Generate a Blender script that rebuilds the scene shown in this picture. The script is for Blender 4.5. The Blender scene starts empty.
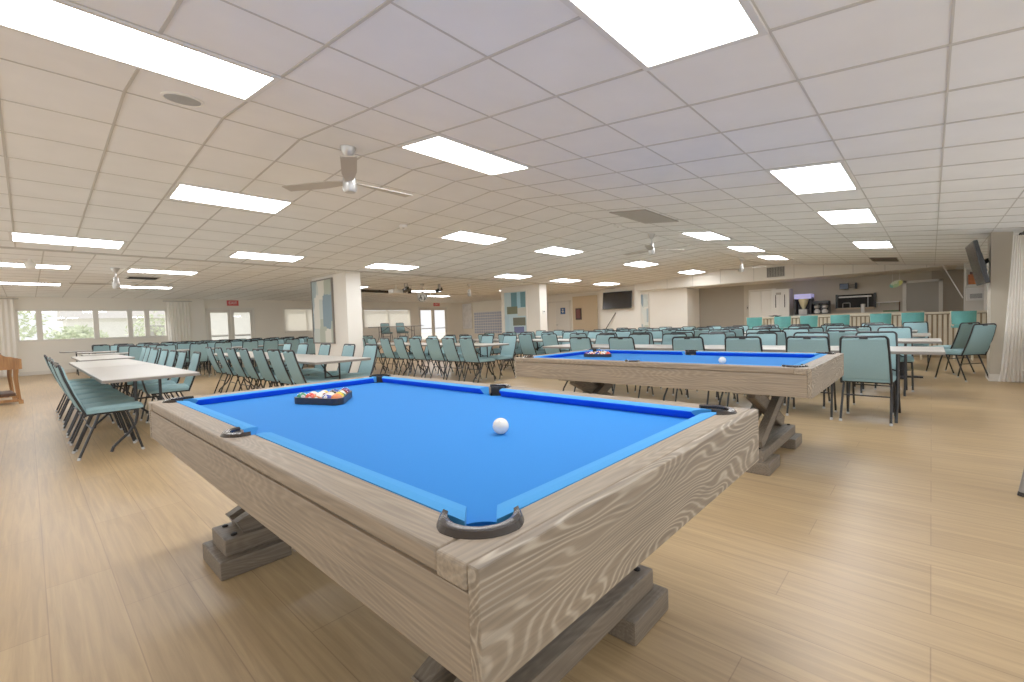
import bpy, bmesh, math, random
from mathutils import Vector, Matrix
random.seed(7)
PI = math.pi
scn = bpy.context.scene
COL = scn.collection

# ------------------------------------------------------------------ materials
def lin(c):
    return tuple((v/255/12.92 if v/255 <= .04045 else ((v/255+.055)/1.055)**2.4) for v in c)

def mat(name, rgb, rough=.6, metal=0.0, emis=None, spec=.5, trans=0.0, alpha=1.0, coat=0.0):
    m = bpy.data.materials.new(name); m.use_nodes = True
    b = m.node_tree.nodes['Principled BSDF']
    b.inputs['Base Color'].default_value = (*lin(rgb), 1)
    b.inputs['Roughness'].default_value = rough
    b.inputs['Metallic'].default_value = metal
    b.inputs['Specular IOR Level'].default_value = spec
    b.inputs['Transmission Weight'].default_value = trans
    b.inputs['Coat Weight'].default_value = coat
    if emis:
        b.inputs['Emission Color'].default_value = (*lin(emis[0]), 1)
        b.inputs['Emission Strength'].default_value = emis[1]
    return m

class N:
    def __init__(s, m):
        s.t = m.node_tree; s.b = s.t.nodes['Principled BSDF']
    def n(s, typ, **kw):
        k = s.t.nodes.new(typ)
        for a, v in kw.items(): setattr(k, a, v)
        return k
    def l(s, a, b): s.t.links.new(a, b)

def noisy(name, rgb, rough=.6, scale=20, amt=.12, bump=0.0, stretch=(1, 1, 1), **kw):
    m = mat(name, rgb, rough, **kw); g = N(m)
    tc = g.n('ShaderNodeTexCoord'); mp = g.n('ShaderNodeMapping'); mp.inputs['Scale'].default_value = stretch
    no = g.n('ShaderNodeTexNoise'); no.inputs['Scale'].default_value = scale; no.inputs['Detail'].default_value = 5
    g.l(tc.outputs['Object'], mp.inputs['Vector']); g.l(mp.outputs[0], no.inputs['Vector'])
    r = g.n('ShaderNodeValToRGB'); c = lin(rgb)
    r.color_ramp.elements[0].position = .3; r.color_ramp.elements[1].position = .7
    r.color_ramp.elements[0].color = (*[x*(1-amt) for x in c], 1); r.color_ramp.elements[1].color = (*[min(1, x*(1+amt)) for x in c], 1)
    g.l(no.outputs['Fac'], r.inputs[0]); g.l(r.outputs[0], g.b.inputs['Base Color'])
    if bump:
        bp = g.n('ShaderNodeBump'); bp.inputs['Strength'].default_value = bump; bp.inputs['Distance'].default_value = .002
        g.l(no.outputs['Fac'], bp.inputs['Height']); g.l(bp.outputs[0], g.b.inputs['Normal'])
    return m

def wood(name, axis, base, dark, light, rings=7.0, contrast=1.0, rough=.55, along=.55, across=5.0, off=(0, 0, 0)):
    """cerused oak: contour rings of a stretched noise give cathedral grain; fine pores along the grain"""
    m = mat(name, base, rough); g = N(m)
    tc = g.n('ShaderNodeTexCoord'); mp = g.n('ShaderNodeMapping')
    mp.inputs['Scale'].default_value = tuple(along if i == axis else across for i in range(3))
    mp.inputs['Location'].default_value = off
    g.l(tc.outputs['Object'], mp.inputs['Vector'])
    no = g.n('ShaderNodeTexNoise'); no.inputs['Scale'].default_value = 1.0; no.inputs['Detail'].default_value = 3.2; no.inputs['Roughness'].default_value = .40; no.inputs['Distortion'].default_value = .25
    g.l(mp.outputs[0], no.inputs['Vector'])
    mu = g.n('ShaderNodeMath', operation='MULTIPLY'); mu.inputs[1].default_value = rings*6.283
    g.l(no.outputs['Fac'], mu.inputs[0])
    si = g.n('ShaderNodeMath', operation='SINE'); g.l(mu.outputs[0], si.inputs[0])
    r = g.n('ShaderNodeValToRGB'); e = r.color_ramp.elements
    r.color_ramp.elements.new(.5)
    e[0].position = 0; e[0].color = (*lin(dark), 1); e[1].position = .66; e[1].color = (*lin(base), 1); e[2].position = .99; e[2].color = (*lin(light), 1)
    ma = g.n('ShaderNodeMapRange'); ma.inputs['From Min'].default_value = -1
    g.l(si.outputs[0], ma.inputs['Value']); g.l(ma.outputs[0], r.inputs[0])
    mp2 = g.n('ShaderNodeMapping'); mp2.inputs['Scale'].default_value = tuple(2.2 if i == axis else 75 for i in range(3))
    g.l(tc.outputs['Object'], mp2.inputs['Vector'])
    n2 = g.n('ShaderNodeTexNoise'); n2.inputs['Scale'].default_value = 1.5; n2.inputs['Detail'].default_value = 4
    g.l(mp2.outputs[0], n2.inputs['Vector'])
    r2 = g.n('ShaderNodeValToRGB'); r2.color_ramp.elements[0].position = .32; r2.color_ramp.elements[1].position = .68
    r2.color_ramp.elements[0].color = (.62, .62, .62, 1); r2.color_ramp.elements[1].color = (1.15, 1.13, 1.1, 1)
    g.l(n2.outputs['Fac'], r2.inputs[0])
    n3 = g.n('ShaderNodeTexNoise'); n3.inputs['Scale'].default_value = .35; g.l(mp.outputs[0], n3.inputs['Vector'])
    mx0 = g.n('ShaderNodeMix', data_type='RGBA'); mx0.inputs[6].default_value = (*lin(base), 1)
    n3.inputs['Detail'].default_value = 3; n3.inputs['Scale'].default_value = 1.3
    mr3 = g.n('ShaderNodeMapRange'); mr3.inputs['From Min'].default_value = .36; mr3.inputs['From Max'].default_value = .62; mr3.inputs['To Min'].default_value = contrast*.15; mr3.inputs['To Max'].default_value = contrast
    g.l(n3.outputs['Fac'], mr3.inputs['Value']); g.l(mr3.outputs[0], mx0.inputs[0])
    g.l(r.outputs[0], mx0.inputs[7])
    mx = g.n('ShaderNodeMix', data_type='RGBA', blend_type='MULTIPLY'); mx.inputs[0].default_value = .75
    g.l(mx0.outputs[2], mx.inputs[6]); g.l(r2.outputs[0], mx.inputs[7])
    g.l(mx.outputs[2], g.b.inputs['Base Color'])
    bp = g.n('ShaderNodeBump'); bp.inputs['Strength'].default_value = .25; bp.inputs['Distance'].default_value = .0015
    g.l(n2.outputs['Fac'], bp.inputs['Height']); g.l(bp.outputs[0], g.b.inputs['Normal'])
    return m

def floor_mat():
    m = mat('floor_planks', (198, 172, 134), .38); g = N(m)
    tc = g.n('ShaderNodeTexCoord'); mp = g.n('ShaderNodeMapping'); mp.inputs['Rotation'].default_value = (0, 0, PI/2)
    g.l(tc.outputs['Object'], mp.inputs['Vector'])
    br = g.n('ShaderNodeTexBrick'); br.offset = .37; br.offset_frequency = 3
    br.inputs['Color1'].default_value = (*lin((182, 152, 109)), 1); br.inputs['Color2'].default_value = (*lin((173, 143, 101)), 1)
    br.inputs['Mortar'].default_value = (*lin((152, 122, 86)), 1); br.inputs['Scale'].default_value = 1
    br.inputs['Mortar Size'].default_value = .0022; br.inputs['Brick Width'].default_value = 1.25; br.inputs['Row Height'].default_value = .225
    br.inputs['Mortar Smooth'].default_value = .3
    g.l(mp.outputs[0], br.inputs['Vector'])
    mp2 = g.n('ShaderNodeMapping'); mp2.inputs['Scale'].default_value = (38, 1.5, 1); g.l(tc.outputs['Object'], mp2.inputs['Vector'])
    no = g.n('ShaderNodeTexNoise'); no.inputs['Scale'].default_value = 1; no.inputs['Detail'].default_value = 6; no.inputs['Roughness'].default_value = .6; no.inputs['Distortion'].default_value = .6
    g.l(mp2.outputs[0], no.inputs['Vector'])
    r = g.n('ShaderNodeValToRGB'); r.color_ramp.elements[0].position = .32; r.color_ramp.elements[1].position = .68
    r.color_ramp.elements[0].color = (.74, .71, .67, 1); r.color_ramp.elements[1].color = (1.12, 1.12, 1.12, 1)
    g.l(no.outputs['Fac'], r.inputs[0])
    mx = g.n('ShaderNodeMix', data_type='RGBA', blend_type='MULTIPLY'); mx.inputs[0].default_value = .9
    g.l(br.outputs['Color'], mx.inputs[6]); g.l(r.outputs[0], mx.inputs[7]); g.l(mx.outputs[2], g.b.inputs['Base Color'])
    mr = g.n('ShaderNodeMapRange'); mr.inputs['To Min'].default_value = .33; mr.inputs['To Max'].default_value = .48
    g.l(no.outputs['Fac'], mr.inputs['Value']); g.l(mr.outputs[0], g.b.inputs['Roughness'])
    bp = g.n('ShaderNodeBump'); bp.inputs['Strength'].default_value = .15; bp.inputs['Distance'].default_value = .001
    g.l(no.outputs['Fac'], bp.inputs['Height']); g.l(bp.outputs[0], g.b.inputs['Normal'])
    return m

def art_mat(name, cols, scale=3.0, seed=0.0):
    m = mat(name, cols[0], .6); g = N(m)
    tc = g.n('ShaderNodeTexCoord'); mp = g.n('ShaderNodeMapping'); mp.inputs['Location'].default_value = (seed, seed*2, seed*3); mp.inputs['Scale'].default_value = (1.5, 1.4, .6)
    vo = g.n('ShaderNodeTexVoronoi', distance='CHEBYCHEV'); vo.inputs['Scale'].default_value = scale
    no = g.n('ShaderNodeTexNoise'); no.inputs['Scale'].default_value = 2
    g.l(tc.outputs['Object'], mp.inputs['Vector']); g.l(mp.outputs[0], vo.inputs['Vector'])
    sp = g.n('ShaderNodeSeparateColor'); g.l(vo.outputs['Color'], sp.inputs[0])
    r = g.n('ShaderNodeValToRGB'); r.color_ramp.interpolation = 'CONSTANT'
    while len(r.color_ramp.elements) < len(cols): r.color_ramp.elements.new(.5)
    for i, c in enumerate(cols):
        r.color_ramp.elements[i].position = i/len(cols); r.color_ramp.elements[i].color = (*lin(c), 1)
    g.l(sp.outputs[0], r.inputs[0]); g.l(r.outputs[0], g.b.inputs['Base Color'])
    return m

def ball_mat(name, rgb, stripe=False):
    m = mat(name, rgb, .12, coat=.5)
    if stripe:
        g = N(m); tc = g.n('ShaderNodeTexCoord'); sp = g.n('ShaderNodeSeparateXYZ'); g.l(tc.outputs['Object'], sp.inputs[0])
        ab = g.n('ShaderNodeMath', operation='ABSOLUTE'); g.l(sp.outputs[2], ab.inputs[0])
        gt = g.n('ShaderNodeMath', operation='GREATER_THAN'); gt.inputs[1].default_value = .0155; g.l(ab.outputs[0], gt.inputs[0])
        mx = g.n('ShaderNodeMix', data_type='RGBA'); mx.inputs[6].default_value = (*lin(rgb), 1); mx.inputs[7].default_value = (*lin((240, 232, 214)), 1)
        g.l(gt.outputs[0], mx.inputs[0]); g.l(mx.outputs[2], g.b.inputs['Base Color'])
    return m

def glass_mat():
    m = bpy.data.materials.new('window_glass'); m.use_nodes = True; t = m.node_tree; t.nodes.clear()
    o = t.nodes.new('ShaderNodeOutputMaterial'); a = t.nodes.new('ShaderNodeBsdfTransparent'); b = t.nodes.new('ShaderNodeBsdfGlossy'); x = t.nodes.new('ShaderNodeMixShader')
    b.inputs['Roughness'].default_value = .02; x.inputs[0].default_value = .06
    t.links.new(a.outputs[0], x.inputs[1]); t.links.new(b.outputs[0], x.inputs[2]); t.links.new(x.outputs[0], o.inputs[0])
    return m

def cloth_mat(name, rgb, tr=.45):
    m = bpy.data.materials.new(name); m.use_nodes = True; t = m.node_tree; t.nodes.clear()
    o = t.nodes.new('ShaderNodeOutputMaterial'); a = t.nodes.new('ShaderNodeBsdfDiffuse'); b = t.nodes.new('ShaderNodeBsdfTranslucent'); x = t.nodes.new('ShaderNodeMixShader')
    for k in (a, b): k.inputs[0].default_value = (*lin(rgb), 1)
    x.inputs[0].default_value = tr
    t.links.new(a.outputs[0], x.inputs[1]); t.links.new(b.outputs[0], x.inputs[2]); t.links.new(x.outputs[0], o.inputs[0])
    return m

M = {}
M['floor'] = floor_mat()
M['ceiling'] = noisy('ceiling_tile', (232, 229, 223), .9, 3.0, .03)
M['tee'] = mat('ceiling_tee', (186, 179, 167), .6)
M['wall'] = noisy('cream_wall', (243, 237, 224), .85, 1.5, .02)
M['wall_grey'] = noisy('grey_beige_wall', (190, 180, 162), .85, 1.5, .02)
M['wall_dark'] = noisy('taupe_wall', (162, 152, 136), .85, 1.5, .02)
M['pillar'] = noisy('pillar_paint', (240, 234, 222), .8, 1.5, .02)
M['tan'] = noisy('tan_wall', (216, 194, 160), .85, 1.5, .02)
M['white'] = mat('white_paint', (236, 232, 222), .5)
M['trimw'] = mat('trim_white', (228, 222, 210), .5)
M['bulk'] = noisy('bulkhead_board', (226, 218, 203), .8, 1.5, .02)
M['panel'] = mat('light_diffuser', (255, 255, 255), .6, emis=((250, 252, 255), 23.0))
M['panelframe'] = mat('light_frame', (214, 209, 200), .5)
M['wood_end'] = wood('oak_end_apron', 0, (138, 122, 101), (118, 102, 82), (192, 178, 156), rings=58, along=.7, across=3.4, contrast=.8)
M['wood_x'] = wood('oak_along_width', 0, (148, 131, 109), (118, 102, 82), (176, 161, 139), rings=48, along=.6, across=4.0, off=(3, 1, 2), contrast=.35)
M['wood_y'] = wood('oak_along_length', 1, (142, 124, 102), (114, 98, 78), (170, 154, 131), rings=48, along=.5, across=4.0, off=(1, 5, 2), contrast=.35)
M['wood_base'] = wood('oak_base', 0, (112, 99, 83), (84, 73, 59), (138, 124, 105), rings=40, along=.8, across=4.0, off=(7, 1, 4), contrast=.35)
M['felt'] = noisy('blue_felt', (34, 120, 206), .92, 900, .05, spec=.2)
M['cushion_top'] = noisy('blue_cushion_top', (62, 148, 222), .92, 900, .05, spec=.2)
M['cushion'] = noisy('blue_cushion_shaded_face', (6, 74, 226), .9, 900, .04, spec=.2)  # same cloth as the top; deeper blue paints shade into the inward faces
M['iron'] = mat('pocket_iron', (58, 52, 48), .24, metal=.55)
M['leather'] = mat('pocket_leather', (18, 18, 20), .6)
M['black'] = mat('black_plastic', (20, 20, 22), .4)
M['bolt'] = mat('dark_bolt', (38, 36, 36), .45, metal=.6)
M['tube'] = mat('black_steel_tube', (34, 34, 36), .38, metal=.3)
M['fabric'] = noisy('teal_upholstery', (134, 170, 175), .85, 260, .12, bump=.1)
M['fabric_seat'] = noisy('teal_seat_upholstery', (128, 164, 169), .85, 260, .12, bump=.1)
M['glide'] = mat('clear_glide', (190, 190, 188), .4)
M['laminate'] = noisy('grey_laminate', (196, 190, 180), .3, 60, .03)
M['edge'] = mat('table_edge', (122, 116, 108), .5)
M['tv'] = mat('tv_screen', (30, 28, 27), .25)
M['tvbez'] = mat('tv_bezel', (18, 18, 18), .4)
M['nickel'] = mat('brushed_nickel', (196, 192, 186), .32, metal=.75)
M['blade'] = mat('fan_blade', (172, 163, 148), .5)
M['grille'] = noisy('return_grille', (160, 150, 136), .7, 80, .1)
M['vent'] = mat('vent_metal', (176, 168, 154), .5)
M['dark'] = mat('dark_void', (40, 38, 36), .9)
M['glass'] = glass_mat()
M['curtain'] = cloth_mat('sheer_curtain', (253, 249, 242), .4)
M['blind'] = cloth_mat('white_blind', (250, 247, 240), .5)
M['honey'] = wood('honey_oak', 2, (176, 122, 70), (140, 92, 50), (198, 146, 92), rings=4, along=.8, across=5)
M['honey_dark'] = mat('dark_oak', (84, 52, 32), .5)
M['teal'] = noisy('teal_vinyl', (92, 172, 168), .5, 40, .06)
M['cream'] = noisy('cream_slat', (228, 214, 188), .6, 8, .04)
M['red'] = mat('exit_red', (222, 92, 92), .5)
M['signw'] = mat('sign_white', (238, 234, 228), .5)
M['blue'] = mat('sign_blue', (50, 96, 150), .5)
M['steel'] = mat('appliance_steel', (168, 164, 158), .4, metal=.4)
M['greydoor'] = noisy('grey_door_paint', (172, 166, 154), .6, 3, .02)
M['orange'] = noisy('orange_box', (196, 108, 62), .6, 12, .2)
M['leaf'] = noisy('shrub_leaf', (196, 206, 168), .8, 6, .25)
M['bark'] = mat('bark', (110, 90, 70), .9)
M['stucco'] = noisy('white_stucco', (240, 238, 232), .9, 3, .03)
M['roof'] = noisy('grey_roof', (190, 186, 180), .9, 4, .06)
M['ground'] = noisy('pale_ground', (206, 204, 190), .95, .8, .1)
M['stage'] = noisy('stage_front', (206, 180, 150), .7, 6, .05)
M['greychair'] = mat('grey_metal', (150, 146, 142), .4, metal=.5)
M['mirror'] = art_mat('painted_mirror_facets', [(226, 226, 222), (150, 150, 148), (200, 200, 198), (96, 96, 94), (240, 240, 238)], 14, 1)  # matt light and dark greys paint the facets' reflections into the colour

# ------------------------------------------------------------------ geometry helpers
def B(): return bmesh.new()
def box(bm, x0, x1, y0, y1, z0, z1, bev=0.0, seg=2):
    r = bmesh.ops.create_cube(bm, size=1)
    vs = r['verts']
    for v in vs:
        v.co = Vector((x0+(v.co.x+.5)*(x1-x0), y0+(v.co.y+.5)*(y1-y0), z0+(v.co.z+.5)*(z1-z0)))
    if bev:
        es = list({e for v in vs for e in v.link_edges})
        bmesh.ops.bevel(bm, geom=es, offset=bev, segments=seg, profile=.7, affect='EDGES')
    return bm
def obox(bm, p0, p1, w, h, up=(0, 0, 1), bev=0.0):
    """beam of section w (sideways) x h (up-ish) from p0 to p1"""
    p0, p1 = Vector(p0), Vector(p1); d = p1-p0; L = d.length; d.normalize()
    s = d.cross(Vector(up)); s.normalize(); u = s.cross(d)
    r = bmesh.ops.create_cube(bm, size=1); vs = r['verts']
    for v in vs: v.co = p0+d*((v.co.x+.5)*L)+s*(v.co.y*w)+u*(v.co.z*h)
    if bev:
        es = list({e for v in vs for e in v.link_edges}); bmesh.ops.bevel(bm, geom=es, offset=bev, segments=2, profile=.7, affect='EDGES')
    return bm
def tube(bm, pts, r, n=8, caps=True):
    pts = [Vector(p) for p in pts]; rings = []; prev = None
    for i, p in enumerate(pts):
        d = (pts[min(i+1, len(pts)-1)]-pts[max(i-1, 0)]).normalized()
        ref = Vector((0, 0, 1)) if abs(d.z) < .95 else Vector((1, 0, 0))
        if prev is not None: ref = prev
        s = d.cross(ref)
        if s.length < 1e-4: s = d.cross(Vector((0, 1, 0)))
        s.normalize(); u = s.cross(d).normalized(); prev = u
        rr = r[i] if isinstance(r, (list, tuple)) else r
        rings.append([bm.verts.new(p+s*(math.cos(2*PI*k/n)*rr)+u*(math.sin(2*PI*k/n)*rr)) for k in range(n)])
    for a, b in zip(rings, rings[1:]):
        for k in range(n): bm.faces.new((a[k], a[(k+1) % n], b[(k+1) % n], b[k]))
    if caps:
        bm.faces.new(rings[0][::-1]); bm.faces.new(rings[-1])
    return bm
def lathe(bm, prof, n=24, c=(0, 0, 0), cap=True):
    rings = []
    for r, z in prof:
        rings.append([bm.verts.new((c[0]+r*math.cos(2*PI*k/n), c[1]+r*math.sin(2*PI*k/n), c[2]+z)) for k in range(n)])
    for a, b in zip(rings, rings[1:]):
        for k in range(n): bm.faces.new((a[k], a[(k+1) % n], b[(k+1) % n], b[k]))
    if cap:
        bm.faces.new(rings[0][::-1]); bm.faces.new(rings[-1])
    return bm
def prism(bm, poly, z0, z1, f=None):
    """extrude a 2-D polygon; f maps (x,y,z)->3-D"""
    f = f or (lambda x, y, z: (x, y, z))
    lo = [bm.verts.new(f(x, y, z0)) for x, y in poly]; hi = [bm.verts.new(f(x, y, z1)) for x, y in poly]
    n = len(poly)
    bm.faces.new(lo[::-1]); bm.faces.new(hi)
    for i in range(n): bm.faces.new((lo[i], lo[(i+1) % n], hi[(i+1) % n], hi[i]))
    return bm
def ball(bm, r, c=(0, 0, 0), u=20, v=12, sc=(1, 1, 1)):
    k = bmesh.ops.create_uvsphere(bm, u_segments=u, v_segments=v, radius=r)
    for w in k['verts']: w.co = Vector((w.co.x*sc[0]+c[0], w.co.y*sc[1]+c[1], w.co.z*sc[2]+c[2]))
    return bm
def loft(bm, secs):
    rings = [[bm.verts.new(p) for p in s] for s in secs]; n = len(secs[0])
    for a, b in zip(rings, rings[1:]):
        for k in range(n): bm.faces.new((a[k], a[(k+1) % n], b[(k+1) % n], b[k]))
    bm.faces.new(rings[0][::-1]); bm.faces.new(rings[-1])
    return bm

def obj(name, bm, m, parent=None, smooth=False, loc=None, rot=None):
    bmesh.ops.recalc_face_normals(bm, faces=bm.faces[:])
    me = bpy.data.meshes.new(name); bm.to_mesh(me); bm.free()
    if smooth:
        for p in me.polygons: p.use_smooth = True
        me.set_sharp_from_angle(angle=math.radians(38))
    me.materials.append(m)
    o = bpy.data.objects.new(name, me); COL.objects.link(o)
    if parent: o.parent = parent
    if loc: o.location = loc
    if rot: o.rotation_euler = rot
    return o
def tag(o, label, cat, group=None):
    o['label'] = label; o['category'] = cat
    if group: o['group'] = group
    return o
def thing(name, label, cat, loc=(0, 0, 0), rz=0, group=None):
    o = bpy.data.objects.new(name, None); COL.objects.link(o); o.empty_display_size = .1
    o.location = loc; o.rotation_euler = (0, 0, rz)
    return tag(o, label, cat, group)
def struct(name, bm, m, parent=None):
    o = obj(name, bm, m, parent)
    if not parent: o['kind'] = 'structure'
    return o
def sroot(name):
    o = bpy.data.objects.new(name, None); COL.objects.link(o); o['kind'] = 'structure'; return o
KIDS = {}
def kids(o):
    return [c for c in o.children]
def dup(root, loc, rz, label, group=None, keep=None):
    r = root.copy(); COL.objects.link(r); r.location = loc; r.rotation_euler = (0, 0, rz); r['label'] = label
    if group: r['group'] = group
    for c in kids(root):
        if keep and c.name.split('.')[0] not in keep: continue
        d = c.copy(); COL.objects.link(d); d.parent = r
        for s in kids(c):
            e = s.copy(); COL.objects.link(e); e.parent = d
    return r
def text_mesh(s, size):
    cu = bpy.data.curves.new('lettering', 'FONT'); cu.body = s; cu.size = size; cu.align_x = 'CENTER'; cu.align_y = 'CENTER'; cu.extrude = .0006; cu.resolution_u = 2
    o = bpy.data.objects.new('lettering', cu); COL.objects.link(o)
    bpy.context.view_layer.update()
    me = bpy.data.meshes.new_from_object(o.evaluated_get(bpy.context.evaluated_depsgraph_get()))
    bpy.data.objects.remove(o)
    return me
def text_obj(s, size, m, parent, loc, rot):
    me = text_mesh(s, size); me.materials.clear(); me.materials.append(m)
    o = bpy.data.objects.new('lettering', me); COL.objects.link(o); o.parent = parent; o.location = loc; o.rotation_euler = rot
    return o

# ------------------------------------------------------------------ camera (level pool hall seen from the near corner)
cam = bpy.data.cameras.new('camera'); co = bpy.data.objects.new('camera', cam); COL.objects.link(co); scn.camera = co
TH, PIT, ROL, F = .7499, .0384, -.0331, 450.9
f0 = Vector((math.cos(TH), math.sin(TH), 0)); r0 = Vector((math.sin(TH), -math.cos(TH), 0)); u0 = Vector((0, 0, 1))
fw = f0*math.cos(PIT)-u0*math.sin(PIT); uu = u0*math.cos(PIT)+f0*math.sin(PIT)
rr = r0*math.cos(ROL)+uu*math.sin(ROL); uu = uu*math.cos(ROL)-r0*math.sin(ROL)
co.matrix_world = Matrix(((rr.x, uu.x, -fw.x, 0), (rr.y, uu.y, -fw.y, 0), (rr.z, uu.z, -fw.z, 1.14), (0, 0, 0, 1)))
cam.sensor_width = 36; cam.lens = F/1024*36; cam.clip_start = .02; cam.clip_end = 200

# ------------------------------------------------------------------ room shell
PROF = [(-1.2, 2.238), (4.2, 2.88), (10.2, 2.54), (21.0, 2.50)]
def ceil(y):
    for (a, za), (b, zb) in zip(PROF, PROF[1:]):
        if y <= b: return za+(zb-za)*(y-a)/(b-a)
    return PROF[-1][1]
XB = 18.9     # kitchen back wall
bm = B(); box(bm, -3, 20, -1.3, 21.2, -.1, 0); struct('floor', bm, M['floor'])
bm = B()
ys = [p[0] for p in PROF]
sec = [(y, z) for y, z in PROF]+[(y, z+.15) for y, z in PROF[::-1]]
loft(bm, [[(x, y, z) for y, z in sec] for x in (-3, 20)])
struct('ceiling', bm, M['ceiling'])
# suspended ceiling tees, following the gable
bm = B()
def seg_y(x, a, b, w=.0085):
    pts = [a]+[p[0] for p in PROF if a < p[0] < b]+[b]
    for p, q in zip(pts, pts[1:]):
        vs = []
        for y in (p, q):
            z = ceil(y)
            vs.append([bm.verts.new((x-w, y, z)), bm.verts.new((x+w, y, z)), bm.verts.new((x+w, y, z-.006)), bm.verts.new((x-w, y, z-.006))])
        for k in range(4): bm.faces.new((vs[0][k], vs[0][(k+1) % 4], vs[1][(k+1) % 4], vs[1][k]))
XG = 2.389; YG = 1.157
for i in range(-8, 26): seg_y(XG+.61*i, -1.2, 10.2)
for i in range(-8, 26): seg_y(XG+.30+1.22*(i//2)+.61*(i % 2), 10.2, 21)
tg = struct('trim_1', bm, M['tee'])
bm = B()
for j in range(-4, 33):
    y = YG+.61*j
    if -1.2 < y < 21: z = ceil(y); box(bm, -3, 18.8, y-.005, y+.005, z-.004, z+.002)
box(bm, -3, 18.8, 10.15, 10.25, 2.525, 2.56)
struct('trim_2', bm, M['tee'])

# left (window) wall at y=21 with its openings
holes = [(-.2, 3.6, 1.13, 2.1), (4.84, 6.6, 0, 2.16), (7.8, 9.7, 1.12, 2.16), (11.6, 14.4, 1.18, 2.13), (14.94, 17.0, 0, 2.25)]
bm = B(); x = -3
for a, b, z0, z1 in holes:
    box(bm, x, a, 21, 21.2, 0, 2.65); box(bm, a, b, 21, 21.2, z1, 2.65)
    if z0 > 0: box(bm, a, b, 21, 21.2, 0, z0)
    x = b
box(bm, x, 18.6, 21, 21.2, 0, 2.65)
struct('wall_left', bm, M['wall'])
bm = B(); box(bm, 4.3, 4.78, 20.86, 21, 0, 2.5); struct('trim_3', bm, M['wall'])
bm = B()
for a, b in ((-3, 4.3), (6.7, 14.8), (17.1, 18.2)): box(bm, a, b, 20.975, 20.999, 0, .12, .004)
struct('baseboard_left', bm, M['trimw'])

def window(name, a, b, z0, z1, mull, y=21.0, mw=.07):
    w = sroot(name)
    bm = B()
    box(bm, a, b, y-.03, y+.12, z0-.06, z0, .006); box(bm, a, b, y-.01, y+.12, z1-.05, z1+.02)
    box(bm, a-.04, a+.04, y-.01, y+.12, z0, z1); box(bm, b-.04, b+.04, y-.01, y+.12, z0, z1)
    for m in mull: box(bm, m-mw, m+mw, y-.005, y+.12, z0, z1)
    obj('window_frame', bm, M['white'], w)
    bm = B(); box(bm, a, b, y+.06, y+.066, z0, z1); obj('pane', bm, M['glass'], w)
    return w
window('window_1', -.2, 3.6, 1.13, 2.1, (.29, 1.64, 2.54, 3.02))
for k, (a, b, z0, z1) in enumerate(((7.8, 9.7, 1.12, 2.16), (11.6, 14.4, 1.18, 2.13))):
    w = window(f'window_{k+2}', a, b, z0, z1, ((a+b)/2,), mw=.025)
    t = thing('window_blind', ['closed white blind in the window left of the near painted pillar', 'closed white blind in the wide window behind the raised stage'][k], 'blind', ((a+b)/2, 20.95, z0), group='closed white blinds')
    bm = B(); n = 22; hw = (b-a)/2-.02
    for i in range(n):
        z = .02+(z1-z0-.1)*i/n; box(bm, -hw, hw, .012, .016, z, z+(z1-z0-.1)/n*1.08-.006)
    obj('slats', bm, M['blind'], t)
    bm = B(); box(bm, -hw-.01, hw+.01, -.02, .03, z1-z0-.07, z1-z0, .006); obj('headrail', bm, M['white'], t)
    bm = B(); box(bm, -hw, hw, 0, .025, 0, .02, .004); obj('bottom_rail', bm, M['white'], t)

def glass_doors(name, a, b, z1, y=21.0):
    w = sroot(name); m = (a+b)/2
    bm = B(); box(bm, a, a+.06, y-.02, y+.1, 0, z1); box(bm, b-.06, b, y-.02, y+.1, 0, z1); box(bm, a, b, y-.02, y+.1, z1-.07, z1)
    obj('door_frame', bm, M['white'], w)
    for s, (p, q) in enumerate(((a+.06, m-.005), (m+.005, b-.06))):
        bm = B(); box(bm, p, p+.11, y+.02, y+.07, .02, z1-.07); box(bm, q-.11, q, y+.02, y+.07, .02, z1-.07)
        box(bm, p+.11, q-.11, y+.02, y+.07, z1-.19, z1-.07); box(bm, p+.11, q-.11, y+.02, y+.07, .02, .3)
        d = obj('door_leaf', bm, M['trimw'], w)
        bm = B(); box(bm, p+.11, q-.11, y+.04, y+.046, .3, z1-.19); obj('pane', bm, M['glass'], d)
        bm = B(); box(bm, p+.12, q-.12, y-.01, y+.02, 1.0, 1.05, .008); obj('push_bar', bm, M['nickel'], d)
glass_doors('door_1', 4.84, 6.6, 2.16); glass_doors('door_2', 14.94, 17.0, 2.25)

# far back wall (faces the camera), corridor, TV wall, recess, kitchen
def wallbox(name, x0, x1, y0, y1, z0, z1, m): bm = B(); box(bm, x0, x1, y0, y1, z0, z1); return struct(name, bm, M[m])
wallbox('wall_back', 18.2, 18.4, 16.9, 21.2, 0, 2.65, 'wall')
wallbox('wall_corridor', 18.4, 18.6, 10.9, 16.9, 0, 2.65, 'wall')
wallbox('wall_television', 17.6, 18.6, 8.95, 10.9, 0, 2.7, 'wall')
wallbox('wall_cream', 17.65, 18.9, 7.0, 8.95, 0, 2.7, 'wall')
wallbox('wall_recess', XB, XB+.2, 5.3, 7.0, 0, 2.9, 'wall_dark')
wallbox('wall_kitchen', XB, XB+.2, .0, 5.3, 0, 2.9, 'wall_grey')
wallbox('wall_kitchen_right', XB, XB+.2, -1.3, .0, 0, 2.9, 'wall_dark')
bm = B(); box(bm, 17.2, XB, -1.2, 8.95, 2.32, 2.95); struct('wall_bulkhead', bm, M['bulk'])
bm = B()
for y in (.1, 1.0, 1.75, 2.5, 3.3, 4.5, 5.6, 6.6, 7.6): box(bm, 17.192, 17.2, y-.006, y+.006, 2.33, 2.9)
struct('trim_4', bm, M['vent'])
# narrow return at the end of the recess
wallbox('wall_alcove', 18.37, 18.41, 11.55, 12.95, 0, 2.36, 'tan')
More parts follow.
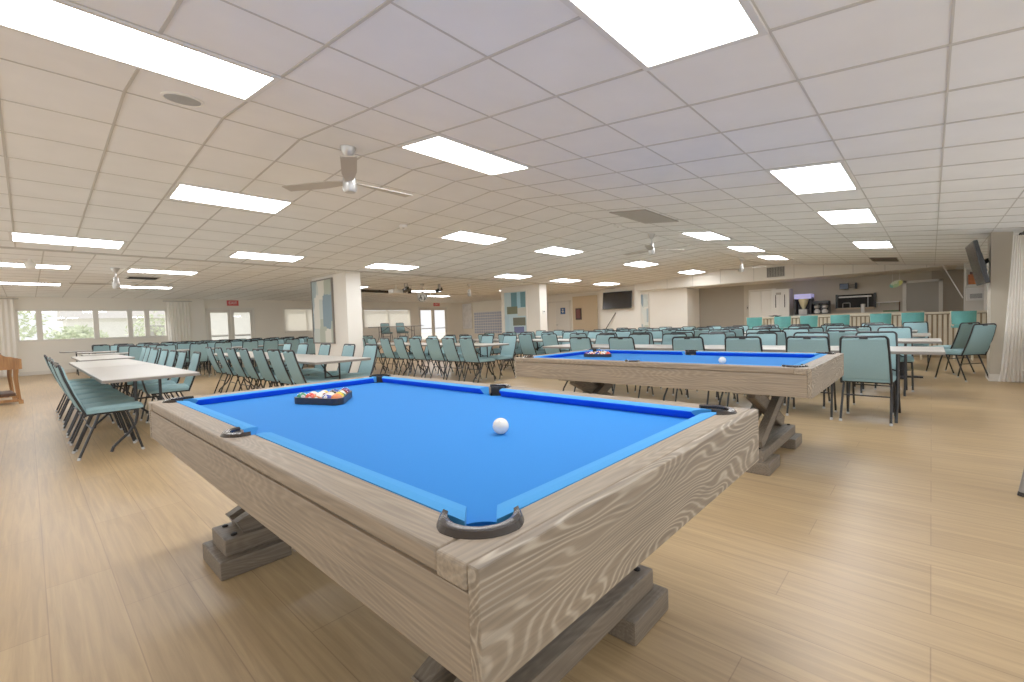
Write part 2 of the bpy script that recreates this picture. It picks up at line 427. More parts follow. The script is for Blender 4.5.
# right wall, pillar with television
bm = B(); box(bm, 10.6, 19, -1.3, -1.15, 0, 2.4); box(bm, 6.6, 10.6, -1.3, -1.15, 0, .8); box(bm, 6.6, 10.6, -1.3, -1.15, 2.1, 2.4)
struct('wall_right', bm, M['wall_grey'])
bm = B(); box(bm, 10.18, 10.75, -.90, -.67, 0, 2.34); struct('trim_5', bm, M['wall_grey'])
bm = B(); box(bm, 10.165, 10.18, -1.15, -.66, 0, .11, .003); box(bm, 10.165, 10.76, -.67, -.655, 0, .11, .003); struct('baseboard_right', bm, M['trimw'])
window('window_4', 6.6, 10.0, .8, 2.1, (8.3,), y=-1.28)
bm = B(); box(bm, 16.6, 16.75, -1.15, -.62, 0, 2.4); struct('trim_6', bm, M['trimw'])

# two painted pillars
bm = B(); box(bm, 5.35, 5.74, 10.45, 12.35, 0, 2.6, .008); struct('trim_7', bm, M['pillar'])
bm = B(); box(bm, 12.55, 12.95, 10.27, 12.2, 0, 2.6, .008); struct('trim_8', bm, M['pillar'])

# ------------------------------------------------------------------ ceiling fittings
LIGHTS = [(-.05, 1.17, 3), (1.17, 2.389, -1), (2.41, 3.6, 3), (4.83, 6.05, -1), (7.27, 8.49, -1), (10.95, 12.17, -1),
          (8.75, 9.97, 3), (11.4, 12.62, 3), (13.9, 15.12, 3), (1.18, 2.40, 5.93), (5.16, 6.38, 5.93), (7.78, 9.0, 5.93), (11.75, 12.97, 5.93), (15.55, 16.77, 5.93),
          (-.1, 1.12, 9.05), (2.62, 3.84, 9.05), (5.36, 6.6, 9.05), (9.6, 10.82, 9.05), (12.3, 13.5, 9.05), (15.0, 16.22, 9.05),
          (-.55, .66, 12.05), (-.55, .68, 15.9), (1.6, 2.6, 12.0), (1.8, 2.9, 15.95), (6.6, 7.8, 13.6), (10.1, 11.3, 14.2), (12.2, 13.4, 16.2), (13.4, 14.6, 12.6)]
ROWN = {-1: 'right-hand ceiling light row', 3: 'ceiling light row under the ridge', 5.93: 'row just left of the ridge', 9.05: 'row before the far ceiling crease'}
ORD = ['first', 'second', 'third', 'fourth', 'fifth', 'sixth', 'seventh', 'eighth', 'ninth', 'tenth', 'eleventh', 'twelfth', 'thirteenth', 'fourteenth', 'fifteenth', 'sixteenth', 'seventeenth', 'eighteenth']
cnt = {}
def ceil_thing(name, label, cat, x, y, group=None):
    """Empty on the sloping ceiling, local z = ceiling normal"""
    t = thing(name, label, cat, (x, y, ceil(y)), 0, group)
    sl = math.atan2(ceil(y+.05)-ceil(y-.05), .1); t.rotation_euler = (sl, 0, 0)
    return t
far = ['leftmost bright ceiling panel far off by the window wall, nearer one', 'leftmost bright ceiling panel closest to the window wall', 'ceiling panel by the small far left fan, nearer one', 'ceiling panel past the small far left fan, closest to windows',
       'pale ceiling panel behind the near painted pillar', 'ceiling panel over the front of the stage', 'ceiling panel in front of the far glass doors', 'ceiling panel left of the second painted pillar']
lp = None; fi = 0
for a, b, j in LIGHTS:
    y0 = YG+.61*j if j in (-1, 3) else j
    y0 = y0 if j != 3 else YG+.61*3+.0
    if j in ROWN:
        cnt[j] = cnt.get(j, 0)+1; lab = f'{ORD[cnt[j]-1]} panel light from camera in the {ROWN[j]}'
    else: lab = far[fi]; fi += 1
    yc = y0+.305
    if lp is None:
        t = ceil_thing('ceiling_light', lab, 'light', (a+b)/2, yc, 'fluorescent ceiling panels')
        bm = B()
        for q in ((-.61, -.575, -.305, .305), (.575, .61, -.305, .305), (-.575, .575, -.305, -.27), (-.575, .575, .27, .305)): box(bm, q[0], q[1], q[2], q[3], -.016, .004)
        obj('light_frame', bm, M['panelframe'], t)
        bm = B(); box(bm, -.576, .576, -.271, .271, -.011, .002); obj('diffuser', bm, M['panel'], t)
        lp = t
    else:
        t = dup(lp, ((a+b)/2, yc, ceil(yc)), 0, lab); sl = math.atan2(ceil(yc+.05)-ceil(yc-.05), .1); t.rotation_euler = (sl, 0, 0)

# ceiling fans, three blades at rest
def make_fan(loc, label, drop=.40, rz=0, rad=.68):
    t = thing('ceiling_fan', label, 'fan', loc, rz, 'ceiling fans')
    bm = B(); lathe(bm, [(.075, 0), (.073, -.02), (.03, -.1), (.018, -.11)], 24); obj('canopy', bm, M['nickel'], t, True)
    bm = B(); lathe(bm, [(.012, -.1), (.012, -drop+.13)], 12); obj('downrod', bm, M['nickel'], t, True)
    bm = B(); lathe(bm, [(.03, -drop+.16), (.045, -drop+.15), (.045, -drop+.07), (.06, -drop+.06), (.065, -drop-.05), (.05, -drop-.075), (.01, -drop-.08)], 24); obj('motor', bm, M['nickel'], t, True)
    for k in range(3):
        a = 2*PI*k/3; bm = B(); secs = []
        for i in range(9):
            r = .05+(rad-.05)*i/8; w = .035+.03*min(1, i/3); tw = .22*(1-i/12)
            ca, sa = math.cos(a), math.sin(a); z = -drop+.02
            sec = []
            for s, h in ((-1, -.004), (1, -.004), (1, .004), (-1, .004)):
                lx, ly, lz = r, s*w, h+s*w*tw
                sec.append((lx*ca-ly*sa, lx*sa+ly*ca, z+lz))
            secs.append(sec)
        loft(bm, secs); obj('blade', bm, M['blade'], t)
    return t
fan = make_fan((2.16, 4.05, 2.862), 'nickel three-blade ceiling fan nearest the camera, above the near pool table', .35, math.radians(2))
dup(fan, (8.8, 4.2, 2.88), math.radians(-40), 'small nickel ceiling fan hanging beyond the grey return grille')
dup(fan, (14.6, 4.15, 2.87), math.radians(20), 'distant white ceiling fan beside the vent of the bulkhead')
dup(fan, (1.28, 12.06, 2.53), math.radians(50), 'small ceiling fan at far left before the window strip')
dup(fan, (10.3, 11.5, 2.53), math.radians(10), 'far ceiling fan left of the second painted pillar')

t = ceil_thing('return_grille', 'large grey square return air grille in the middle of the ceiling', 'vent', 6.83, 3.36)
bm = B(); box(bm, -.6, .6, -.3, .3, -.012, .004, .003); obj('grille_frame', bm, M['grille'], t)
bm = B()
for i in range(24): box(bm, -.57, .57, -.28+.0235*i, -.268+.0235*i, -.018, -.012)
obj('louvres', bm, M['vent'], t)
t = ceil_thing('return_grille', 'grey ceiling vent in front of the kitchen bulkhead', 'vent', 15.2, .9)
bm = B(); box(bm, -.6, .6, -.28, .28, -.012, .004, .003); obj('grille_frame', bm, M['grille'], t)
bm = B()
for i in range(18): box(bm, -.57, .57, -.26+.029*i, -.245+.029*i, -.018, -.012)
obj('louvres', bm, M['dark'], t)
t = ceil_thing('return_grille', 'small dark vent in the far left ceiling between two light panels', 'vent', 1.95, 13.8)
bm = B(); box(bm, -.3, .3, -.28, .28, -.012, .004, .003); obj('grille_frame', bm, M['vent'], t)
bm = B()
for i in range(12): box(bm, -.27, .27, -.25+.042*i, -.228+.042*i, -.018, -.012)
obj('louvres', bm, M['dark'], t)
t = ceil_thing('ceiling_speaker', 'round white ceiling speaker grille at upper left', 'speaker', .86, 4.0)
bm = B(); lathe(bm, [(.13, .0), (.13, -.008), (.115, -.012), (.11, -.006)], 32); obj('speaker_ring', bm, M['white'], t, True)
bm = B(); lathe(bm, [(.111, .0), (.111, -.009), (.06, -.012), (.005, -.013)], 32); obj('speaker_grille', noisy and bm, M['steel'], t, True)
for x, y, lab in ((4.19, 6.2, 'round white ceiling disc below the near fan'), (11.6, 10.3, 'white smoke detector on the ceiling over the second pillar painting'), (5.0, 10.3, 'white smoke detector on the ceiling above the near pillar'), (7.45, 4.2, 'small round ceiling disc beside the large return grille')):
    t = ceil_thing('smoke_detector', lab, 'smoke detector', x, y)
    bm = B(); lathe(bm, [(.07, .002), (.07, -.02), (.055, -.035), (.01, -.038)], 20); obj('detector_body', bm, M['white'], t, True)
    bm = B(); lathe(bm, [(.02, -.036), (.018, -.044), (.004, -.046)], 12); obj('detector_cap', bm, M['vent'], t, True)
t = thing('globe_speaker', 'white ball-shaped speaker hanging from ceiling at far left', 'speaker', (.1, 11.4, 2.53))
bm = B(); ball(bm, .075, (0, 0, -.10)); obj('speaker_shell', bm, M['white'], t, True)
bm = B(); lathe(bm, [(.03, 0), (.03, -.05)], 12); obj('mount', bm, M['white'], t, True)

# mirror ball, spotlights and black pipe over the stage
t = thing('mirror_ball', 'mirrored disco ball hanging over the stage area', 'mirror ball', (8.83, 12.14, 2.532))
bm = B(); ball(bm, .17, (0, 0, -.42), 18, 12); obj('mirrored_sphere', bm, M['mirror'], t)
bm = B(); lathe(bm, [(.06, 0), (.06, -.06), (.008, -.07), (.008, -.26)], 12); obj('hanger', bm, M['nickel'], t)
for i, (dx, dy) in enumerate(((-.55, .1), (.5, -.25), (-.15, .5))):
    s = thing('spotlight', ['spotlight left of the mirror ball', 'spotlight right of the mirror ball', 'spotlight behind the mirror ball'][i], 'spotlight', (8.83+dx, 12.14+dy, 2.532), i*1.3, 'spotlights around the mirror ball')
    bm = B(); obox(bm, (0, -.1, -.16), (0, .12, -.24), .1, .1, bev=.015); obj('lamp_can', bm, M['tvbez'], s)
    bm = B(); box(bm, -.06, -.05, -.02, .02, -.2, 0); box(bm, .05, .06, -.02, .02, -.2, 0); box(bm, -.06, .06, -.02, .02, -.01, 0); obj('bracket', bm, M['steel'], s)
t = thing('light_bar', 'black pipe hung under the ceiling right of the near pillar', 'pipe', (8.0, 14.6, 2.5))
bm = B(); tube(bm, [(-1.3, -.1, -.04), (1.3, .1, -.04)], .05, 10); obj('pipe', bm, M['black'], t)
bm = B(); box(bm, -.8, -.77, -.08, -.05, -.04, .02); obj('hanger', bm, M['black'], t); bm = B(); box(bm, .77, .8, .05, .08, -.04, .02); obj('hanger', bm, M['black'], t)
t = thing('projector', 'white ceiling projector left of the mirror ball', 'projector', (8.15, 12.6, 2.53))
bm = B(); box(bm, -.2, .2, -.15, .15, -.3, -.18, .02); obj('projector_body', bm, M['white'], t)
bm = B(); lathe(bm, [(.02, 0), (.02, -.19)], 10); obj('mount', bm, M['white'], t)

# ------------------------------------------------------------------ pool tables
HW, HL = .715, 1.2875          # half outer width / length
WR = .098                      # wooden rail width
CU = .052                      # cushion depth
ix, iy = HW-WR, HL-WR          # inner edge of the wood
CP = (HW-.130, HL-.130); RC = .064      # corner pocket centre / radius
SP = HW-.092; RS = .056                 # side pocket centre x / radius
def arc(cx, cy, r, a0, a1, n=14): return [(cx+r*math.cos(a0+(a1-a0)*i/n), cy+r*math.sin(a0+(a1-a0)*i/n)) for i in range(n+1)]
def rail_end(sy):
    dx = math.sqrt(RC*RC-(CP[1]-iy)**2)
    # traverse in +y-end frame (mirrored by sy)
    a = math.acos(-dx/RC) if False else None
    P = [(-HW, HL-.026), (-HW, iy)]
    cx, cy = -CP[0], CP[1]
    a0 = math.atan2(iy-cy, -dx); a1 = math.atan2(iy-cy, dx)
    # upper arc from a0 (left) through the top to a1 (right); wood lies above it
    if a0 < 0: a0 += 2*PI
    if a1 > a0: a1 -= 2*PI
    P += arc(cx, cy, RC, a0, a1)
    P += [(-x, y) for x, y in arc(cx, cy, RC, a0, a1)][::-1]
    P += [(HW, iy), (HW, HL-.026)]
    return [(x, y*sy) for x, y in P]
def rail_long(sx):
    cx, cy = CP
    g = .0012
    dyc = math.sqrt(RC*RC-(cx-ix)**2); dxc = math.sqrt(max(0, RC*RC-(cy-iy+g)**2))
    dys = math.sqrt(RS*RS-(SP-ix)**2)
    top = arc(cx, cy, RC, math.atan2(iy-g-cy, dxc), math.atan2(-dyc, ix-cx), 8)
    P = [(HW-.004, iy-g)]+top
    a0 = math.atan2(dys, ix-SP); a1 = -a0
    P += [(SP+RS*math.cos(t), RS*math.sin(t)) for t in [a0+(a1-a0)*i/14 for i in range(15)]]
    P += [(x, -y) for x, y in top[::-1]]
    P += [(HW-.004, -(iy-g))]
    return [(x*sx, y) for x, y in P]
def bed_poly():
    cx, cy = CP; P = []
    dxc = math.sqrt(RC*RC-(cy-iy)**2); dyc = math.sqrt(RC*RC-(cx-ix)**2); dys = math.sqrt(RS*RS-(SP-ix)**2)
    # start at the +x +y corner: concave arc from top edge to right edge
    def corner():
        a0 = math.atan2(iy-cy, -dxc); a1 = math.atan2(-dyc, ix-cx)
        if a0 < 0: a0 += 2*PI
        if a1 < 0: a1 += 2*PI
        return arc(cx, cy, RC, a0, a1, 10)
    q = corner()
    def side():
        a = math.atan2(dys, ix-SP)
        if a < PI/2: a = PI-a if False else a
        return [(SP+RS*math.cos(t), RS*math.sin(t)) for t in [a+(2*PI-2*a)*i/12 for i in range(13)]]
    s = side()
    P += q; P += s; P += [(x, -y) for x, y in q[::-1]]
    P += [(-x, -y) for x, y in q]; P += [(-x, -y) for x, y in s]; P += [(-x, y) for x, y in q[::-1]]
    return P
def cushion(bm, p0, p1, inward, e0, e1):
    """p0,p1 on the wood inner edge; inward unit normal; e0,e1 end setbacks of the nose"""
    p0, p1, inw = Vector((*p0, 0)), Vector((*p1, 0)), Vector((*inward, 0))
    d = (p1-p0).normalized()
    prof = [(0, .750), (0, .790), (.020, .7925), (CU-.006, .7895), (CU, .785), (CU, .781), (CU-.022, .7525)]
    secs = []
    for p, s, e in ((p0, 1, e0), (p1, -1, e1)):
        secs.append([tuple(p+d*(s*e*(t/CU))+inw*t+Vector((0, 0, z))) for t, z in prof])
    return loft(bm, secs)
def make_table(loc, label):
    t = thing('pool_table', label, 'pool table', loc, 0, 'oak pool tables')
    for s in (-1, 1):
        bm = B(); prism(bm, rail_end(s), .748, .790)
        o = obj('end_rail', bm, M['wood_x'], t)
        md = o.modifiers.new('bevel', 'BEVEL'); md.width = .006; md.segments = 3; md.limit_method = 'ANGLE'; md.angle_limit = math.radians(60)
    for s in (-1, 1):
        bm = B(); prism(bm, rail_long(s), .750, .790)
        o = obj('side_rail', bm, M['wood_y'], t)
        md = o.modifiers.new('bevel', 'BEVEL'); md.width = .007; md.segments = 3; md.limit_method = 'ANGLE'; md.angle_limit = math.radians(60)
    for s in (-1, 1):
        bm = B(); ya, yb = sorted((s*(HL-.0255), s*HL)); box(bm, -HW+.003, HW-.003, ya, yb, .596, .7902, .005, 3); obj('end_apron', bm, M['wood_end'], t, True)
    for s in (-1, 1):
        x1 = s*(HW-.006); bm = B(); box(bm, min(x1, x1-s*.034), max(x1, x1-s*.034), -HL+.027, HL-.027, .598, .7435, .003); box(bm, min(s*(HW-.045), s*(HW-.014)), max(s*(HW-.045), s*(HW-.014)), -HL+.027, HL-.027, .60, .7499)
        obj('side_apron', bm, M['wood_y'], t)
    bm = B(); prism(bm, bed_poly(), .700, .752); obj('playing_bed', bm, M['felt'], t)
    e = .055; gx, gy = ix-.028, iy-.028
    defs = []
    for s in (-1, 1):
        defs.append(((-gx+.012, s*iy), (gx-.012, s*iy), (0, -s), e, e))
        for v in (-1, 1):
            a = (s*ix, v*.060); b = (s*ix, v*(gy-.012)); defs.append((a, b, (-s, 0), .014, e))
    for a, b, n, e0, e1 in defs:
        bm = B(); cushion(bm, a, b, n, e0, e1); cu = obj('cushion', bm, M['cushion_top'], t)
        cu.data.materials.append(M['cushion'])  # second slot: painted-in shade for the undercut inward faces
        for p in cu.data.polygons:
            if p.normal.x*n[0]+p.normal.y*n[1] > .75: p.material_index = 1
    # pockets: dark cup with an iron surround lying on the rail
    pk = [(sx*CP[0], sy*CP[1], RC, math.atan2(sy, sx), 1.72) for sx in (-1, 1) for sy in (-1, 1)]+[(sx*SP, 0, RS, math.atan2(0, sx), 1.45) for sx in (-1, 1)]
    for px, py, r, ang, span in pk:
        bm = B(); n = 24
        lathe(bm, [(r-.002, .70), (r+.004, .70), (r+.004, .62), (.02, .60), (.018, .604), (r-.002, .625)], n, (px, py, 0), cap=False)
        secs = []
        for i in range(n+1):     # leather back lining, open to the table
            a = ang-span+2*span*i/n; c, s_ = math.cos(a), math.sin(a)
            secs.append([(px+c*q, py+s_*q, z) for q, z in ((r-.001, .62), (r-.006, .70), (r-.006, .784), (r-.002, .788), (r+.003, .787), (r+.003, .62))])
        loft(bm, secs); po = obj('pocket', bm, M['leather'], t, True)
        bm = B(); secs = []
        for i in range(n+1):
            a = ang-span+2*span*i/n; c, s_ = math.cos(a), math.sin(a); k = min(1, .35+1.3*min(i, n-i)/n*2)
            w = .026*k
            secs.append([(px+c*q, py+s_*q, z) for q, z in ((r-.003, .789), (r-.003, .799), (r+.006, .803), (r+w*.7, .800), (r+w, .7895))])
        loft(bm, secs); obj('pocket_iron', bm, M['iron'], po, True)
    # trestle legs
    for s in (-1, 1):
        y = .78 if s > 0 else -.85
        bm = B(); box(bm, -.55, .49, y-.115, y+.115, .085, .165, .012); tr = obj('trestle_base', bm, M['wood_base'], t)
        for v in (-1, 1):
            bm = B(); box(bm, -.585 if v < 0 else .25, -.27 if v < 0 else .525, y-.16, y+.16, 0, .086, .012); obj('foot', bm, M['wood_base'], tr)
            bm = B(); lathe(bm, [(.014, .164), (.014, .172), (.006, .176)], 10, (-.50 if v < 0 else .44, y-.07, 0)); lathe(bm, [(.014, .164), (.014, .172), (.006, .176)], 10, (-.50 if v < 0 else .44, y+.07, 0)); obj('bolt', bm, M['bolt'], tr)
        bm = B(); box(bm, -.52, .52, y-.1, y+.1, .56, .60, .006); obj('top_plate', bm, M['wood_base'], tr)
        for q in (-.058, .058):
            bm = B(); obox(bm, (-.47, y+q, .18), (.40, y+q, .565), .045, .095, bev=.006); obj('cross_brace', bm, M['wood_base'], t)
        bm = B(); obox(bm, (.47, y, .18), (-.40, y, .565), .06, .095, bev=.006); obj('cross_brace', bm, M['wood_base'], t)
    return t
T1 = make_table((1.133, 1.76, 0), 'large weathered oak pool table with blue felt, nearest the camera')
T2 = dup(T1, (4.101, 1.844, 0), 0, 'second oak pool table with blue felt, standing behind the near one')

# balls and racks
BR = .0285; BZ = .752
PC = {1: (236, 190, 40), 2: (30, 60, 160), 3: (222, 66, 50), 4: (92, 48, 120), 5: (236, 130, 70), 6: (24, 128, 84), 7: (130, 30, 36), 8: (20, 20, 22)}
nums = {}
bmesh_ball = B(); ball(bmesh_ball, BR, (0, 0, 0), 24, 16)
for f in bmesh_ball.faces: f.smooth = True
ball_me = bpy.data.meshes.new('ball'); bmesh_ball.to_mesh(ball_me); bmesh_ball.free()
spot_bm = B(); lathe(spot_bm, [(.0098, 0.0265), (.008, .0276), (.004, .0286), (.0004, .02885)], 16)
spot_me = bpy.data.meshes.new('number_spot'); spot_bm.to_mesh(spot_me); spot_bm.free(); spot_me.materials.append(M['signw'])
digit = {n: text_mesh(str(n), .011) for n in range(1, 16)}
for m_ in digit.values(): m_.materials.clear(); m_.materials.append(M['black'])
NAMES = {1: 'yellow', 2: 'blue', 3: 'red', 4: 'purple', 5: 'orange', 6: 'green', 7: 'maroon', 8: 'black'}
bmats = {n: ball_mat(f'pool_ball_{n}', PC[n if n <= 8 else n-8], n > 8) for n in range(1, 16)}
def make_ball(n, x, y, where, rot, grp):
    if n == 0:
        me = ball_me.copy(); me.materials.append(mat('cue_ball_ivory', (244, 238, 222), .15, coat=.4)); o = bpy.data.objects.new('cue_ball', me)
        lab = f'white cue ball on the blue felt of the {where}'
    else:
        me = ball_me.copy(); me.materials.append(bmats[n]); o = bpy.data.objects.new('pool_ball', me)
        lab = f'{"solid" if n <= 8 else "striped"} {NAMES[n if n <= 8 else n-8]} ball numbered {n} in the rack on the {where}'
    COL.objects.link(o); o.location = (x, y, BZ+BR); o.rotation_euler = rot; tag(o, lab, 'pool ball', grp)
    if n:
        s = bpy.data.objects.new('number_spot', spot_me); COL.objects.link(s); s.parent = o
        s.rotation_euler = (0, PI/2, 0)
        d = bpy.data.objects.new('lettering', digit[n]); COL.objects.link(d); d.parent = s; d.location = (0, 0, .0286); d.rotation_euler = (0, 0, PI/2)
    return o
def make_rack(cx, cy, dirv, where, order, lab):
    """front row of five along dirv, the point of the triangle away from the camera"""
    u = Vector((*dirv, 0)).normalized(); n = Vector((-u.y, u.x, 0)); h = BR*2*math.sqrt(3)/2
    if n.x+n.y < 0: n = -n
    t = thing('ball_rack', lab, 'ball rack', (cx, cy, BZ))
    # triangle outline offset around the balls
    def tri(off):
        A = -u*(4*BR)-n*0; Bv = u*(4*BR); Cv = n*(4*h)
        pts = []
        for P, a, b in ((A, Cv, Bv), (Bv, A, Cv), (Cv, Bv, A)):
            d1 = (P-a).normalized(); d2 = (P-b).normalized()
            m1 = Vector((d1.y, -d1.x, 0)); m2 = Vector((-d2.y, d2.x, 0))
            cen = (A+Bv+Cv)/3
            if m1.dot(P-cen) < 0: m1 = -m1
            if m2.dot(P-cen) < 0: m2 = -m2
            a1 = math.atan2(m1.y, m1.x); a2 = math.atan2(m2.y, m2.x)
            while a2-a1 > PI: a2 -= 2*PI
            while a2-a1 < -PI: a2 += 2*PI
            pts.append([(P.x+off*math.cos(a1+(a2-a1)*i/6), P.y+off*math.sin(a1+(a2-a1)*i/6)) for i in range(7)])
        out = []
        # ensure consistent winding
        for p in pts: out.append(p)
        seq = out[0]+out[1]+out[2]
        return seq
    inn, outp = tri(BR+.001), tri(BR+.010)
    bm = B(); k = len(inn)
    rings = []
    for poly, z in ((inn, .002), (outp, .002), (outp, .036), (inn, .036)): rings.append([bm.verts.new((x, y, z)) for x, y in poly])
    for a in range(4):
        A_, B_ = rings[a], rings[(a+1) % 4]
        for i in range(k): bm.faces.new((A_[i], A_[(i+1) % k], B_[(i+1) % k], B_[i]))
    obj('rack_frame', bm, M['black'], t)
    it = iter(order)
    for row in range(5):
        for i in range(5-row):
            p = u*((i-(4-row)/2)*2*BR)+n*(row*h); q = next(it)
            make_ball(q, cx+p.x, cy+p.y, where, (random.uniform(-.5, .5), random.uniform(-.5, .3), math.atan2(-cy, -cx)+random.uniform(-.6, .6)), f'balls in the rack on the {where}')
make_rack(1.03, 2.36, (.387, -.92), 'near pool table', [6, 3, 13, 10, 5, 11, 15, 12, 1, 9, 8, 14, 2, 7, 4], 'black triangle ball rack on the near pool table')
make_ball(0, 1.122, 1.113, 'near pool table', (0, 0, 0), 'cue balls')
make_rack(4.15, 2.62, (.25, -.97), 'far pool table', [4, 11, 2, 13, 3, 12, 9, 1, 14, 8, 7, 10, 5, 15, 6], 'black triangle ball rack on the far pool table')
make_ball(0, 3.90, 1.265, 'far pool table', (0, 0, 0), 'cue balls')

# ------------------------------------------------------------------ chairs
def rpts(pts, n=5, r=.03):
    """round the corners of a polyline"""
    P = [Vector(p) for p in pts]; out = [P[0]]
    for a, b, c in zip(P, P[1:], P[2:]):
        d1 = (a-b); d2 = (c-b); k = min(r, d1.length*.45, d2.length*.45)
        s, e = b+d1.normalized()*k, b+d2.normalized()*k
        for i in range(n+1):
            t = i/n; out.append(s*(1-t)**2+b*2*t*(1-t)+e*t*t)
    out.append(P[-1]); return out
def make_chair(loc, rz, label, group):
    t = thing('banquet_chair', label, 'chair', loc, rz, group)
    # seat: plump cushion, front edge waterfall
    bm = B(); secs = []
    for x, zt, zb, w in ((-.205, .462, .425, .19), (-.19, .478, .42, .205), (-.05, .486, .42, .213), (.12, .484, .42, .215), (.205, .474, .42, .212), (.232, .455, .425, .20)):
        secs.append([(x, -w, zb), (x, w, zb), (x, w+.004, (zb+zt)/2), (x, w-.012, zt-.006), (x, w*.6, zt+.004), (x, -w*.6, zt+.004), (x, -w+.012, zt-.006), (x, -w-.004, (zb+zt)/2)])
    loft(bm, secs); obj('seat', bm, M['fabric_seat'], t, True)
    # back: leaning upholstered pad inside a black frame
    def bk(z): return -.205-.145*(z-.44)/.46-.012*math.sin(PI*(z-.44)/.46)
    bm = B(); secs = []
    for z, w in ((.455, .185), (.47, .19), (.60, .19), (.75, .185), (.865, .176), (.875, .17)):
        x = bk(z); e = .016 if z not in (.455, .875) else .008
        secs.append([(x-e, -w, z-.003), (x-e, w, z-.003), (x+e*.5, w+.002, z), (x+e+.006, w*.8, z+.003), (x+e+.006, -w*.8, z+.003), (x+e*.5, -w-.002, z)])
    loft(bm, secs); obj('backrest', bm, M['fabric'], t, True)
    zz = [.40, .50, .62, .76, .87]
    path = [(bk(z)-.002, -.205+.016*max(0, (z-.5))/.4, z) for z in zz]+[(bk(.893), -.17, .893), (bk(.893), .17, .893)]+[(bk(z)-.002, .205-.016*max(0, (z-.5))/.4, z) for z in zz[::-1]]
    bm = B(); tube(bm, rpts(path, 3, .014), .0115, 6); bf = obj('back_frame', bm, M['tube'], t, True)
    bm = B(); x = bk(.89); box(bm, x-.013, x+.012, -.035, .035, .868, .895, .004); obj('hand_grip', bm, M['black'], bf)
    bm = B()
    for s in (-1, 1): tube(bm, [(-.20, s*.19, .41), (.19, s*.19, .412)], .011, 6)
    tube(bm, [(.17, -.19, .41), (.17, .19, .41)], .010, 6); tube(bm, [(-.14, -.19, .41), (-.14, .19, .41)], .010, 6)
    obj('seat_frame', bm, M['tube'], t, True)
    for s in (-1, 1):
        bm = B(); tube(bm, [(.10, s*.195, .412), (.135, s*.20, .30), (.205, s*.205, .012)], .0115, 6); l = obj('leg', bm, M['tube'], t, True)
        bm = B(); tube(bm, [(.2035, s*.205, .022), (.208, s*.205, 0)], .014, 6); obj('glide', bm, M['glide'], l)
        bm = B(); tube(bm, [(-.10, s*.195, .412), (-.145, s*.20, .30), (-.262, s*.205, .012)], .0115, 6); l = obj('leg', bm, M['tube'], t, True)
        bm = B(); tube(bm, [(-.258, s*.205, .022), (-.266, s*.205, 0)], .014, 6); obj('glide', bm, M['glide'], l)
    bm = B(); tube(bm, [(-.155, -.20, .27), (-.155, .20, .27)], .008, 6); obj('stretcher', bm, M['tube'], t, True)
    return t
CH = [None]
def chair(x, y, rz, label, group, simple=False):
    if CH[0] is None:
        CH[0] = make_chair((x, y, 0), rz, label, group); return CH[0]
    return dup(CH[0], (x, y, 0), rz, label, group)

# ------------------------------------------------------------------ folding tables (long axis local y)
def make_folding(loc, rz, label, group):
    t = thing('folding_table', label, 'table', loc, rz, group)
    bm = B(); box(bm, -.378, .378, -1.215, 1.215, .722, .742, .006); top = obj('tabletop', bm, M['laminate'], t)
    bm = B()
    for q in ((-.38, -.366, -1.218, 1.218), (.366, .38, -1.218, 1.218), (-.366, .366, -1.218, -1.204), (-.366, .366, 1.204, 1.218)): box(bm, q[0], q[1], q[2], q[3], .708, .735, .003)
    obj('edge_band', bm, M['edge'], top)
    for s in (-1, 1):
        y = s*.86
        for v in (-1, 1):
            bm = B(); tube(bm, [(v*.10, y, .715), (v*.10, y, .34), (v*.115, y, .26), (v*.17, y, .17), (v*.245, y, .10), (v*.30, y, .045), (v*.315, y, .0)], .0135, 8); obj('leg', bm, M['tube'], t, True)
        bm = B(); tube(bm, [(-.1, y, .5), (.1, y, .5)], .010, 6); tube(bm, [(0, y, .5), (0, y-s*.18, .56), (0, y-s*.42, .712)], .010, 6); obj('brace', bm, M['tube'], t, True)
    return t
FT = [None]
def folding(x, y, rz, label, group):
    if FT[0] is None:
        FT[0] = make_folding((x, y, 0), rz, label, group); return FT[0]
    return dup(FT[0], (x, y, 0), rz, label, group)
def make_pedestal(loc, label, group):
    t = thing('pedestal_table', label, 'table', loc, 0, group)
    bm = B(); box(bm, -.38, .38, -1.21, 1.21, .715, .742, .006); top = obj('tabletop', bm, M['laminate'], t)
    bm = B(); box(bm, -.34, .34, -1.15, 1.15, .695, .7155, .004); obj('apron', bm, M['tube'], top)
    for s in (-1, 1):
        bm = B(); lathe(bm, [(.05, .025), (.05, .70)], 16, (0, s*.85, 0)); p = obj('pedestal', bm, M['tube'], t, True)
        bm = B(); obox(bm, (-.33, s*.85, .016), (.33, s*.85, .016), .07, .03, bev=.006); obox(bm, (0, s*.85-.27, .016), (0, s*.85+.27, .016), .07, .03, bev=.006); obj('pedestal_foot', bm, M['tube'], p)
    return t

